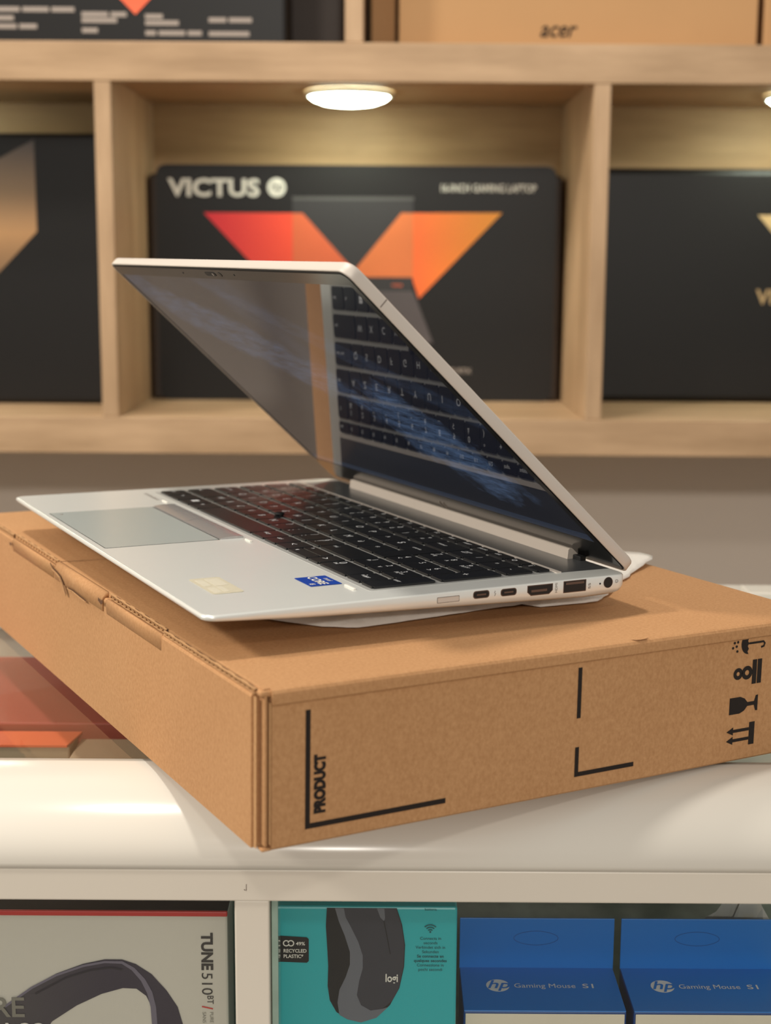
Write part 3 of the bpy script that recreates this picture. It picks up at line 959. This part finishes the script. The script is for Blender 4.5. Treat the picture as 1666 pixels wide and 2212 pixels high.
# ------------------------------------------------------------------ foam sleeve under the laptop
m, nt, bs = new_mat('white_foam_film')
bs.inputs['Base Color'].default_value = rgb(226, 220, 212)
bs.inputs['Roughness'].default_value = 0.45
bs.inputs['Subsurface Weight'].default_value = 0.0
bs.inputs['Transmission Weight'].default_value = 0.0
tc = nt.nodes.new('ShaderNodeTexCoord')
nz = nt.nodes.new('ShaderNodeTexNoise')
nz.inputs['Scale'].default_value = 160
nz.inputs['Detail'].default_value = 5
nt.links.new(tc.outputs['Object'], nz.inputs['Vector'])
bp = nt.nodes.new('ShaderNodeBump')
bp.inputs['Strength'].default_value = 0.5
bp.inputs['Distance'].default_value = 0.002
nt.links.new(nz.outputs['Fac'], bp.inputs['Height'])
nt.links.new(bp.outputs['Normal'], bs.inputs['Normal'])
M_FOAM = m
# outline in box-top coordinates (m), swept as a closed thin pillow
ol = [(0.052, 0.118), (0.062, 0.100), (0.072, 0.086), (0.088, 0.0775), (0.110, 0.0785), (0.135, 0.0800), (0.160, 0.0835), (0.184, 0.0850), (0.191, 0.0865), (0.196, 0.0760), (0.215, 0.0740), (0.232, 0.0740),
      (0.247, 0.0850), (0.262, 0.0985), (0.276, 0.1105), (0.289, 0.1200), (0.308, 0.1335), (0.3305, 0.1480), (0.314, 0.1530), (0.292, 0.1600), (0.276, 0.190), (0.270, 0.230), (0.262, 0.33), (0.255, 0.40), (0.16, 0.405), (0.075, 0.40), (0.058, 0.33), (0.055, 0.22)]
pts = []
for i in range(len(ol)):
    a, b_ = Vector(ol[i]), Vector(ol[(i + 1) % len(ol)])
    k = max(2, int((b_ - a).length / 0.006))
    for j in range(k):
        pts.append(a.lerp(b_, j / k))
cen = Vector((0.165, 0.23))
bm = bmesh.new()
N = len(pts)
rings = []
for t, zt in ((1.0, 0.0008), (1.0, 0.0016), (0.985, 0.0034), (0.955, 0.0058), (0.90, 0.0070), (0.80, 0.0072), (0.45, 0.0060)):
    rg = []
    for i, p in enumerate(pts):
        q = cen.lerp(p, t)
        nzv = noise.noise(Vector((q.x * 60, q.y * 60, 1.7)))
        nz2 = noise.noise(Vector((q.x * 190, q.y * 190, 4.1)))
        wob = 1 + (0.012 * nz2 if t > 0.9 else 0.0)
        q = cen + (q - cen) * wob
        zz = zt + (0.0012 * nzv + 0.0006 * nz2) * (1 if zt > 0.002 else 0.35)
        if p.x > 0.284 and p.y < 0.18 and t > 0.85:      # rear corner curls up behind the hinge
            zz = zz * 0.5 + 0.002 * ((p.x - 0.284) / 0.034) ** 2 * (0.9 if zt < 0.001 else 1.0)
        rg.append(bm.verts.new((q.x, q.y, max(0.0003, zz))))
    rings.append(rg)
for a, b_ in zip(rings, rings[1:]):
    for i in range(N):
        bm.faces.new((a[i], a[(i + 1) % N], b_[(i + 1) % N], b_[i]))
bm.faces.new(rings[-1])
bm.faces.new(list(reversed(rings[0])))
sleeve = from_bm('foam_sleeve', bm, M_FOAM, None, True)
sleeve.matrix_world = BM
tag(sleeve, 'crumpled white foam sleeve lying flat under the laptop', 'sleeve')

# ------------------------------------------------------------------ laptop
LM = Matrix.Translation((-0.16419, 0.7853, H - 0.15509)) @ Rz(-1.08873) @ Rx(-0.01043) @ Ry(0.00632)
lap = empty('laptop', LM)
tag(lap, 'open silver laptop with black keyboard, standing on the cardboard box', 'laptop')
W2, LD = 0.1797, 0.2345


def bottom(y):
    t = max(0.0, min(1.0, y / 0.05))
    if y < 0.05:
        return -0.0030 - 0.0030 * t
    return -0.0060 - 0.0056 * (y - 0.05) / (0.2345 - 0.05)


bm = bmesh.new()
ol = rrect(-W2, 0.0, W2, LD, 0.006, 5)
# refine straight edges so that the belly can curve
ref = []
for i in range(len(ol)):
    a, b_ = Vector(ol[i]), Vector(ol[(i + 1) % len(ol)])
    k = max(1, int((b_ - a).length / 0.02))
    for j in range(k):
        ref.append(a.lerp(b_, j / k))
cx0, cy0 = 0.0, LD / 2


def inset(p, d):
    q = p.copy()
    q.x -= math.copysign(min(d, abs(q.x)), q.x) if abs(q.x) > W2 - 0.007 else 0
    if q.y < 0.007:
        q.y += d
    elif q.y > LD - 0.007:
        q.y -= d
    return q


rings = []
for d, zf in ((0.0010, lambda y: 0.0), (0.0003, lambda y: -0.0003), (0.0, lambda y: -0.0009),
              (0.0, lambda y: bottom(y) * 0.62), (0.0006, lambda y: bottom(y) * 0.85), (0.0028, lambda y: bottom(y))):
    rg = []
    for p in ref:
        q = inset(p, d)
        y = max(0.0, p.y)
        z = zf(y)
        if p.y > LD - 0.012:          # rounded rear heel
            k = (p.y - (LD - 0.012)) / 0.012
            if z < -0.004:
                z = z + (abs(z) - 0.004) * 0.55 * k * k
        rg.append(bm.verts.new((q.x, q.y, z)))
    rings.append(rg)
N = len(ref)
for a, b_ in zip(rings, rings[1:]):
    for i in range(N):
        bm.faces.new((a[i], a[(i + 1) % N], b_[(i + 1) % N], b_[i]))
bm.faces.new(rings[0])
bm.faces.new(list(reversed(rings[-1])))
base = from_bm('base', bm, M_SILVER, lap, True)
for p in base.data.polygons:
    if len(p.vertices) > 4:
        p.use_smooth = False
for x, y in ((-0.13, 0.205), (0.13, 0.205), (0.0, 0.205), (-0.14, 0.03), (0.14, 0.03)):
    zb = bottom(y)
    box('rubber_foot', (x - 0.012, y - 0.004, zb - 0.0012), (x + 0.012, y + 0.004, zb + 0.001), M_RUBBER, lap, 0.0005)

D = Flat(lap, (0, 0, 0.0), (1, 0, 0), (0, 1, 0))        # deck drawing plane
# speaker / hinge trough strip behind the keyboard
D.poly('speaker_strip', [(-0.1640, 0.2035), (0.1640, 0.2035), (0.1650, 0.2330), (-0.1650, 0.2330)], M_VENT, 0.00015)
D.poly('tray_rear_lip', [(-0.1635, 0.2005), (0.1640, 0.2005), (0.1640, 0.2035), (-0.1635, 0.2035)], M_LIDSIL, 0.0005, thick=0.0005)
D.poly('keyboard_tray', rrect(-0.1630, 0.0915, 0.1632, 0.2004, 0.002), M_TRAY, 0.0001)
# touchpad
D.poly('touchpad_gap', rrect(-0.1072, 0.0044, 0.0130, 0.0722, 0.0012), M_RUBBER, 0.00008)
D.poly('touchpad', rrect(-0.1068, 0.0048, 0.0126, 0.0712, 0.0010), M_PAD, 0.00016)


def pad_button(x0, x1, xr0, xr1):
    V, F = [], []
    n = 8
    for j in range(n + 1):
        t = j / n
        y = 0.0724 + (0.0862 - 0.0724) * t
        z = 0.0003 + 0.0011 * math.sin(math.pi * min(1, t * 0.62 + 0.10))
        V += [(x0 + (xr0 - x0) * t, y, z), (x1 + (xr1 - x1) * t, y, z)]
    for j in range(n):
        F.append((2 * j, 2 * j + 1, 2 * j + 3, 2 * j + 2))
    s = len(V)
    V += [(x0, 0.0724, 0), (x1, 0.0724, 0), (xr0, 0.0862, 0), (xr1, 0.0862, 0)]
    F += [(s, s + 1, 1, 0), (s + 2, 2 * n, 2 * n + 1, s + 3)]
    F.append(tuple([s] + [2 * j for j in range(n + 1)] + [s + 2]))
    F.append(tuple([s + 1, s + 3] + [2 * j + 1 for j in range(n, -1, -1)]))
    mesh('touchpad_button', V, F, M_PADB, lap, False)


pad_button(-0.1068, -0.0474, -0.1068, -0.0474)
pad_button(-0.0468, 0.0126, -0.0468, 0.0126)
D.poly('pad_dot', ellipse(-0.100, 0.0105, 0.0010, 0.0010, 12), M_MARK, 0.00025)
D.text('lettering', 'HP EliteBook', 0.0042, (-0.1600, 0.0826), M_MARK, width=0.0290)
for x, y, w in ((0.0185, 0.0846, 0.0080), (-0.1265, 0.0846, 0.0090), (0.1475, 0.0852, 0.0105)):
    box('rubber_bumper', (x, y, 0), (x + w, y + 0.0016, 0.0008), M_PRINTW, lap, 0.0003)
M_STICK = plain('blue_sticker', rgb(10, 62, 158), 0.3, noise_amt=0.15, scale=120)
M_OLD = plain('yellowed_glue_patch', rgb(192, 184, 162), 0.6, noise_amt=0.08, scale=350)
M_OLD2 = plain('pale_glue_patch', rgb(200, 193, 174), 0.6, noise_amt=0.08, scale=350)
D.poly('processor_sticker', rrect(0.1232, 0.0690, 0.1436, 0.0862, 0.0006), M_STICK, 0.0003)
D.text('lettering', 'intel', 0.0040, (0.1334, 0.0818), M_PRINTW, h=0.0005, align='CENTER')
D.text('lettering', 'CORE', 0.0068, (0.1334, 0.0750), M_PRINTW, h=0.0005, align='CENTER', bold=0.02)
D.text('lettering', 'i5', 0.0038, (0.1400, 0.0702), M_PRINTW, h=0.0005, align='CENTER', bold=0.02)
D.poly('glue_patch', rrect(0.1050, 0.0192, 0.1405, 0.0355, 0.002), M_OLD, 0.0002)
for a in ((0.108, 0.0265, 0.124, 0.0335), (0.126, 0.0262, 0.1375, 0.0290), (0.127, 0.0210, 0.1385, 0.0250), (0.109, 0.0212, 0.123, 0.0250)):
    D.poly('glue_patch_stain', rrect(*a, 0.0008), M_OLD2, 0.0003)

# keys ------------------------------------------------------------
_key_cache = {}
KH = 0.0014


def key_mesh(w, d):
    k = (round(w, 4), round(d, 4))
    if k not in _key_cache:
        bm = bmesh.new()
        t = 0.0005
        lo = [(0, 0), (w, 0), (w, d), (0, d)]
        hi = [(t, t), (w - t, t), (w - t, d - t), (t, d - t)]
        a = [bm.verts.new((p[0], p[1], -0.0001)) for p in lo]
        b_ = [bm.verts.new((p[0], p[1], KH - 0.0002)) for p in lo]
        bm.faces.new(b_)
        bm.faces.new(list(reversed(a)))
        for i in range(4):
            bm.faces.new((a[i], a[(i + 1) % 4], b_[(i + 1) % 4], b_[i]))
        ed = [e for e in bm.edges if abs(e.verts[0].co.z - e.verts[1].co.z) > 0.0005]
        bmesh.ops.bevel(bm, geom=ed, offset=0.0010, segments=2, affect='EDGES')
        ed = [e for e in bm.edges if e.verts[0].co.z > 0.001 and e.verts[1].co.z > 0.001 and len(e.link_faces) == 2
              and min(f.normal.z for f in e.link_faces) < 0.5]
        bm.normal_update()
        bmesh.ops.bevel(bm, geom=[e for e in bm.edges if e.verts[0].co.z > 0.001 and e.verts[1].co.z > 0.001], offset=0.00025, segments=1, affect='EDGES')
        bmesh.ops.recalc_face_normals(bm, faces=bm.faces)
        me = bpy.data.meshes.new('key')
        bm.to_mesh(me)
        bm.free()
        me.materials.append(M_KEY)
        _key_cache[k] = me
    return _key_cache[k]


def legend(ko, lines):
    V, F = [], []
    for s, size, x, y in lines:
        me = text_mesh(s)
        b0 = len(V)
        V += [(x + v.co.x * size, y + v.co.y * size, KH + 0.00004) for v in me.vertices]
        F += [tuple(b0 + i for i in p.vertices) for p in me.polygons]
    if V:
        mesh('legend', V, F, M_LEG, ko)


def key(x0, x1, y0, y1, s=None, size=0.0068, gap=0.0010, extra=None):
    o = bpy.data.objects.new('key', key_mesh(x1 - x0 - gap, y1 - y0))
    COL.objects.link(o)
    o.parent = lap
    o.location = (x0 + gap / 2, y0, 0.0)
    w, d = x1 - x0 - gap, y1 - y0
    L = []
    if s:
        if len(s) == 1 or s in ('F',):
            L.append((s, size, 0.0038 if extra is None else 0.0036, d / 2 - size * (0.35 if extra is None else 0.75)))
        else:
            L.append((s, 0.0036, 0.0026, d / 2 - 0.0014))
    if extra:
        L.append((extra, size if len(extra) == 1 else 0.0036, 0.0036, d / 2 + 0.0010))
    if L:
        legend(o, L)
    return o


R1, R2, R3, R4, R5, R6 = 0.0945, 0.1141, 0.1338, 0.1532, 0.1722, 0.1912
KD = 0.0164
U = 0.0181
NX = (0.0980, 0.1145, 0.1308, 0.1470, 0.1608)
# bottom row
b = [-0.1590, -0.1395, -0.1210, -0.1018, -0.0842, 0.0040, 0.0232, 0.0406, 0.0568, 0.0832, 0.0975]
key(b[0], b[1], R1, R1 + KD, 'ctrl')
key(b[1], b[2], R1, R1 + KD, 'fn')
win = key(b[2], b[3], R1, R1 + KD)
V, F = [], []
for i in (0, 1):
    for j in (0, 1):
        s = len(V)
        x, y = 0.0058 + i * 0.0026, 0.0058 + j * 0.0026
        V += [(x, y, KH + 0.00004), (x + 0.0023, y, KH + 0.00004), (x + 0.0023, y + 0.0023, KH + 0.00004), (x, y + 0.0023, KH + 0.00004)]
        F.append((s, s + 1, s + 2, s + 3))
mesh('legend', V, F, M_LEG, win)
key(b[3], b[4], R1, R1 + KD, 'alt')
key(b[4], b[5], R1, R1 + KD)
key(b[5], b[6], R1, R1 + KD, 'alt gr')
key(b[6], b[7], R1, R1 + KD, 'ctrl')
key(b[7], b[8], R1, R1 + KD, '<')
key(b[8], b[9], R1, R1 + 0.0082, 'v', 0.005)
key(b[8], b[9], R1 + 0.0088, R1 + KD, '^', 0.005)
key(b[9], b[10], R1, R1 + KD, '>')
key(NX[0], NX[2], R1, R1 + KD, 'ins', extra='0')
key(NX[2], NX[3], R1, R1 + KD, 'suppr', extra='.')
key(NX[3], NX[4], R1, R2 + KD, 'entr')
# shift row
key(-0.1595, -0.1243, R2, R2 + KD, 'maj')
for i, (c, e2) in enumerate((('W', None), ('X', None), ('C', None), ('V', None), ('B', None), ('N', None), (',', '?'), (';', '.'), (':', '/'), ('!', '§'))):
    x = -0.1243 + U * i
    key(x, x + U, R2, R2 + KD, c, extra=e2)
key(0.0567, 0.0975, R2, R2 + KD, 'maj')
for i, (c, e2) in enumerate((('fin', '1'), ('v', '2'), ('pg sv', '3'))):
    key(NX[i], NX[i + 1], R2, R2 + KD, c, 0.0055, extra=e2)
# home row
key(-0.1600, -0.1332, R3, R3 + KD, 'verr maj')
for i, c in enumerate('QSDFGHJKLMù*'):
    x = -0.1332 + U * i
    key(x, x + U, R3, R3 + KD, c)
for i, (c, e2) in enumerate((('<', '4'), (None, '5'), ('>', '6'))):
    key(NX[i], NX[i + 1], R3, R3 + KD, c, 0.0055, extra=e2)
key(NX[3], NX[4], R3, R4 + KD, '+')
# upper letter row
key(-0.1610, -0.1392, R4, R4 + KD, 'tab')
for i, c in enumerate('AZERTYUIOP^$'):
    x = -0.1392 + U * i
    key(x, x + U, R4, R4 + KD, c)
for i, (c, e2) in enumerate((('orig', '7'), ('^', '8'), ('pg pr', '9'))):
    key(NX[i], NX[i + 1], R4, R4 + KD, c, 0.0055, extra=e2)
# tall enter key (stepped outline over two rows)
ent = prism('key', [(0.0845, R3), (0.0970, R3), (0.0970, R4 + KD), (0.0785, R4 + KD), (0.0785, R4), (0.0845, R4)], 2, -0.0001, KH - 0.0002, M_KEY, lap)
D.text('legend', 'entrée', 0.0034, (0.0800, R4 + 0.0070), M_LEG, h=KH, parent=None)
# digit row
key(-0.1620, -0.1452, R5, R5 + KD, '²')
for i, (c, e2) in enumerate((('&', '1'), ('é', '2'), ('"', '3'), ("'", '4'), ('(', '5'), ('-', '6'), ('è', '7'), ('_', '8'), ('ç', '9'), ('à', '0'), (')', '°'), ('=', '+'))):
    x = -0.1452 + U * i
    key(x, x + U, R5, R5 + KD, c, 0.0055, extra=e2)
key(0.0720, 0.0975, R5, R5 + KD, 'retour')
for i, (c, e2) in enumerate((('verr', 'num'), ('/', None), ('*', None), ('-', None))):
    key(NX[i], NX[i + 1], R5, R5 + KD, c, 0.0055, extra=e2)
# function row
fn = ['esc', 'f1', 'f2', 'f3', 'f4', 'f5', 'f6', 'f7', 'f8', 'f9', 'f10', 'f11', 'f12', 'impr', 'suppr', 'pause', 'calc', 'o', 'i']
pw = (0.1608 + 0.1620) / len(fn)
for i, c in enumerate(fn):
    x = -0.1620 + pw * i
    key(x, x + pw, R6, R6 + 0.0080, c)
# pointing stick between G, H and B
bm = bmesh.new()
rings = []
for rad, z in ((0.0026, 0.0), (0.0026, 0.0016), (0.0033, 0.0020), (0.0033, 0.0026), (0.0022, 0.0031)):
    rings.append([bm.verts.new((-0.0425 + rad * math.cos(2 * math.pi * i / 16), 0.1325 + rad * math.sin(2 * math.pi * i / 16), z)) for i in range(16)])
for a, b_ in zip(rings, rings[1:]):
    for i in range(16):
        bm.faces.new((a[i], a[(i + 1) % 16], b_[(i + 1) % 16], b_[i]))
bm.faces.new(rings[-1])
from_bm('pointing_stick', bm, M_RUBBER, lap, True)

# ports on the right side ----------------------------------------
PS = Flat(lap, (W2, 0, 0), (0, 1, 0), (0, 0, 1))        # u = towards the rear, v = up


def port(name, y0, y1, z0, z1, r, tongue=None, metal=True):
    if metal:
        PS.poly('port_rim', rrect(y0 - 0.0004, z0 - 0.0004, y1 + 0.0004, z1 + 0.0004, r), M_PORTMET, 0.00008)
    p = PS.poly(name, rrect(y0, z0, y1, z1, r * 0.95), M_PORTIN, 0.00016)
    if tongue:
        PS.poly('port_tongue', rrect(*tongue, 0.0003), M_PORTMET, 0.00024, parent=p)


PS.poly('card_slot_rim', rrect(0.1200, -0.0052, 0.1326, -0.0022, 0.0003), M_MARK, 0.00006)
PS.poly('card_slot', rrect(0.1203, -0.0049, 0.1323, -0.0025, 0.0003), M_LIDSIL, 0.00014)
port('usb_c_port', 0.1408, 0.1494, -0.0045, -0.0014, 0.00150, (0.1424, -0.0034, 0.1478, -0.0026))
port('usb_c_port', 0.1568, 0.1654, -0.0047, -0.0017, 0.00145, (0.1584, -0.0036, 0.1638, -0.0028))
hd = [(0.1726, -0.0014), (0.1872, -0.0014), (0.1872, -0.0044), (0.1852, -0.0060), (0.1746, -0.0060), (0.1726, -0.0044)]
PS.poly('hdmi_rim', [(0.1722, -0.0010), (0.1876, -0.0010), (0.1876, -0.0045), (0.1854, -0.0064), (0.1744, -0.0064), (0.1722, -0.0045)], M_PORTMET, 0.00008)
h_ = PS.poly('hdmi_port', hd, M_PORTIN, 0.00016)
PS.poly('port_tongue', [(0.1745, -0.0034), (0.1840, -0.0034), (0.1840, -0.0046), (0.1745, -0.0046)], M_PORTMET, 0.00024, parent=h_)
port('usb_a_port', 0.1945, 0.2078, -0.0064, -0.0010, 0.0003, (0.1955, -0.0026, 0.2068, -0.0014))
PS.poly('charge_led', ellipse(0.2170, -0.0038, 0.0005, 0.0005, 12), M_PORTIN, 0.00016)
PS.poly('power_jack', ellipse(0.2221, -0.0036, 0.0026, 0.0027, 24), M_PORTIN, 0.00016)
PS.ring('power_jack_rim', (0.2221, -0.0036), 0.0026, 0.0029, M_PORTMET, 0.00012)
PS.text('lettering', 'HDMI', 0.0020, (0.1904, -0.0062), M_MARK, rot=90, width=0.0050)
PS.text('lettering', 'SS', 0.0020, (0.2110, -0.0060), M_MARK, rot=90, width=0.0030)
PS.ribbon('bolt_mark', [(0.1532, -0.0018), (0.1527, -0.0030), (0.1535, -0.0030), (0.1529, -0.0044)], 0.0003, M_MARK, 0.0001)
PS.text('lettering', 'D', 0.0026, (0.2266, -0.0042), M_MARK)

# hinge bar -------------------------------------------------------
hb = [(0.2262, -0.0004), (0.2268, 0.0053), (0.2276, 0.0059), (0.2338, 0.0056), (0.2338, -0.0004)]
prism('hinge_bar', hb, 0, -0.1335, 0.1365, M_HINGE, lap, False)
box('hinge_gap_shade', (0.1367, 0.2296, -0.0002), (0.1436, 0.2336, 0.0026), M_RUBBER, lap, 0.0004)  # black block painting the dark recess at the bar's end

# lid -------------------------------------------------------------
A = 0.73824
lidM = Matrix(((1, 0, 0, 0), (0, -math.cos(A), -math.sin(A), 0.23297), (0, math.sin(A), -math.cos(A), 0.00287), (0, 0, 0, 1)))
LL = 0.2243
ol = rrect(-W2, -0.0045, W2, LL, 0.0070, 6)
bm = bmesh.new()
rings = []


def shrink(p, d):
    x, y = p
    m_ = 0.0045
    cx_, cy_ = max(-W2 + 0.0070, min(W2 - 0.0070, x)), max(-0.0045 + 0.0070, min(LL - 0.0070, y))
    v = Vector((x - cx_, y - cy_))
    if v.length > 1e-9:
        v = v * (1 - d / v.length)
    return (cx_ + v.x, cy_ + v.y)


for d, z in ((0.0010, -0.0004), (0.0006, 0.0), (0.0002, -0.0002), (0.0, -0.0007), (0.0, -0.0048), (0.0005, -0.0058), (0.0016, -0.0064), (0.0040, -0.0067)):
    rings.append([bm.verts.new((*shrink(p, d), z)) for p in ol])
N = len(ol)
for a, b_ in zip(rings, rings[1:]):
    for i in range(N):
        bm.faces.new((a[i], a[(i + 1) % N], b_[(i + 1) % N], b_[i]))
bm.faces.new(rings[0])
bm.faces.new(list(reversed(rings[-1])))
lid = from_bm('lid', bm, M_LIDSIL, lap, True)
for p in lid.data.polygons:
    if len(p.vertices) > 4:
        p.use_smooth = False
lid.matrix_local = lidM
LF = Flat(lid, (0, 0, -0.0004), (1, 0, 0), (0, 1, 0))
LF.poly('gasket', rrect(-W2 + 0.0012, -0.0030, W2 - 0.0012, LL - 0.0012, 0.0060), M_RUBBER, 0.0003, thick=0.0002)
# bezel as a frame of four strips round the display
dx0, dx1, ds0, ds1 = -0.1725, 0.1725, 0.0205, 0.2145
bx0, bx1, bs0, bs1 = -W2 + 0.0022, W2 - 0.0022, -0.0022, LL - 0.0022
bm = bmesh.new()
O_ = rrect(bx0, bs0, bx1, bs1, 0.0050, 4)
I_ = rrect(dx0, ds0, dx1, ds1, 0.0006, 4)
o1 = [bm.verts.new(LF.P(p, 0.0003)) for p in O_]
o2 = [bm.verts.new(LF.P(p, 0.0006)) for p in O_]
i2 = [bm.verts.new(LF.P(p, 0.0006)) for p in I_]
i1 = [bm.verts.new(LF.P(p, 0.0003)) for p in I_]
n = len(O_)
for a, b_ in ((o1, o2), (o2, i2), (i2, i1)):
    for i in range(n):
        bm.faces.new((a[i], a[(i + 1) % n], b_[(i + 1) % n], b_[i]))
from_bm('bezel', bm, M_BEZEL, lid)

# display with a dark blue wallpaper
m, nt, bs = new_mat('display_panel')
bs.inputs['Base Color'].default_value = (0.012, 0.012, 0.014, 1)
bs.inputs['Roughness'].default_value = 0.012
bs.inputs['Specular IOR Level'].default_value = 1.0
tc = nt.nodes.new('ShaderNodeTexCoord')


def math_node(op, a=None, b_=None, va=None, vb=None, clamp=False):
    nd = nt.nodes.new('ShaderNodeMath')
    nd.operation = op
    nd.use_clamp = clamp
    if a is not None:
        nt.links.new(a, nd.inputs[0])
    elif va is not None:
        nd.inputs[0].default_value = va
    if b_ is not None:
        nt.links.new(b_, nd.inputs[1])
    elif vb is not None:
        nd.inputs[1].default_value = vb
    return nd.outputs[0]


warp = nt.nodes.new('ShaderNodeTexNoise')
warp.inputs['Scale'].default_value = 26
warp.inputs['Detail'].default_value = 6
warp.inputs['Roughness'].default_value = 0.65
nt.links.new(tc.outputs['Object'], warp.inputs['Vector'])
sep = nt.nodes.new('ShaderNodeSeparateXYZ')
nt.links.new(tc.outputs['Object'], sep.inputs[0])
# a ragged snow slope in the lower right, a fainter one in the upper left


def patch(cx_, cy_, rx_, ry_, rot, ragged, gain):
    mpp = nt.nodes.new('ShaderNodeMapping')
    mpp.vector_type = 'TEXTURE'
    mpp.inputs['Location'].default_value = (cx_, cy_, 0)
    mpp.inputs['Rotation'].default_value = (0, 0, math.radians(rot))
    mpp.inputs['Scale'].default_value = (rx_, ry_, 10)
    nt.links.new(tc.outputs['Object'], mpp.inputs['Vector'])
    ln = nt.nodes.new('ShaderNodeVectorMath')
    ln.operation = 'LENGTH'
    nt.links.new(mpp.outputs['Vector'], ln.inputs[0])
    wv = math_node('MULTIPLY', warp.outputs['Fac'], vb=ragged)
    rr = math_node('ADD', ln.outputs['Value'], wv)
    mrr = nt.nodes.new('ShaderNodeMapRange')
    mrr.inputs['From Min'].default_value = 1.12 + ragged * 0.5
    mrr.inputs['From Max'].default_value = 0.80 + ragged * 0.5
    mrr.inputs['To Max'].default_value = gain
    nt.links.new(rr, mrr.inputs['Value'])
    return mrr.outputs[0]


pa = patch(0.090, 0.086, 0.060, 0.034, -38, 1.6, 1.0)
pb = patch(-0.065, 0.160, 0.125, 0.022, -22, 1.4, 0.55)
pc = patch(0.10, 0.150, 0.16, 0.010, -24, 0.8, 0.22)
pd = math_node('ADD', pa, pb)
pe = math_node('ADD', pd, pc)
mp = nt.nodes.new('ShaderNodeMapping')
mp.inputs['Rotation'].default_value = (0, 0, math.radians(40))
mp.inputs['Scale'].default_value = (40, 190, 1)
nt.links.new(tc.outputs['Object'], mp.inputs['Vector'])
fib = nt.nodes.new('ShaderNodeTexNoise')
fib.inputs['Scale'].default_value = 1.0
fib.inputs['Detail'].default_value = 7
fib.inputs['Roughness'].default_value = 0.72
nt.links.new(mp.outputs['Vector'], fib.inputs['Vector'])
fr2 = nt.nodes.new('ShaderNodeMapRange')
fr2.inputs['From Min'].default_value = 0.32
fr2.inputs['From Max'].default_value = 0.66
nt.links.new(fib.outputs['Fac'], fr2.inputs['Value'])
band = math_node('MULTIPLY', pe, fr2.outputs[0])
soft = nt.nodes.new('ShaderNodeTexNoise')
soft.inputs['Scale'].default_value = 9
soft.inputs['Detail'].default_value = 3
nt.links.new(tc.outputs['Object'], soft.inputs['Vector'])
sr_ = nt.nodes.new('ShaderNodeMapRange')
sr_.inputs['From Min'].default_value = 0.48
sr_.inputs['From Max'].default_value = 0.75
sr_.inputs['To Max'].default_value = 0.30
nt.links.new(soft.outputs['Fac'], sr_.inputs['Value'])
upm = nt.nodes.new('ShaderNodeMapRange')      # picture is brighter in its upper half
upm.inputs['From Min'].default_value = 0.09
upm.inputs['From Max'].default_value = 0.19
nt.links.new(sep.outputs['Y'], upm.inputs['Value'])
cloud = math_node('MULTIPLY', sr_.outputs[0], upm.outputs[0])
bar_ = nt.nodes.new('ShaderNodeMapRange')      # task bar strip
bar_.inputs['From Min'].default_value = 0.0270
bar_.inputs['From Max'].default_value = 0.0266
bar_.inputs['To Max'].default_value = 0.20
nt.links.new(sep.outputs['Y'], bar_.inputs['Value'])
s1 = math_node('ADD', band, cloud)
s2 = math_node('ADD', s1, bar_.outputs[0], clamp=True)
cm = nt.nodes.new('ShaderNodeMix')
cm.data_type = 'RGBA'
cm.inputs['A'].default_value = (0.0020, 0.0030, 0.0070, 1)
cm.inputs['B'].default_value = (0.040, 0.068, 0.125, 1)
nt.links.new(s2, cm.inputs['Factor'])
nt.links.new(cm.outputs['Result'], bs.inputs['Emission Color'])
bs.inputs['Emission Strength'].default_value = 1.0
M_DISP = m
LF.poly('display', rrect(dx0 - 0.0001, ds0 - 0.0001, dx1 + 0.0001, ds1 + 0.0001, 0.0006), M_DISP, 0.0004, thick=0.0002)
# webcam, shutter, microphones, chin logo
LF.poly('webcam_shutter', rrect(-0.0070, 0.2172, 0.0080, 0.2200, 0.0010), M_RUBBER, 0.0008, thick=0.0003)
LF.poly('webcam_lens', ellipse(0.0150, 0.2185, 0.0018, 0.0018, 18), M_PORTIN, 0.0008, thick=0.0002)
LF.poly('webcam_glint', rrect(0.0040, 0.2176, 0.0052, 0.2194, 0.0004), M_PRINTG, 0.0010, thick=0.0002)
for x in (-0.045, 0.036):
    LF.poly('microphone_hole', ellipse(x, 0.2185, 0.0006, 0.0006, 10), M_RUBBER, 0.0008, thick=0.0002)
for x, y0, y1 in ((-0.0042, 0.0060, 0.0118), (-0.0020, 0.0074, 0.0132), (0.0004, 0.0060, 0.0118), (0.0026, 0.0074, 0.0132)):
    LF.poly('logo_stroke', [(x, y0), (x + 0.0006, y0), (x + 0.0026, y1), (x + 0.0020, y1)], M_PRINTG, 0.0008, thick=0.0002)
box('lid_side_notch', (W2 - 0.0002, 0.1990, -0.0056), (W2 + 0.00008, 0.1996, -0.0008), M_MARK, lid)

# the goods stand a little further in, clear of the front glass
for o in list(bpy.data.objects):
    if o.parent is None and o.get('group') == GC or o.name.startswith('plastic_pouch'):
        o.location.x *= 1.015
        o.location.y += 0.0113
        o.location.z -= 0.0052
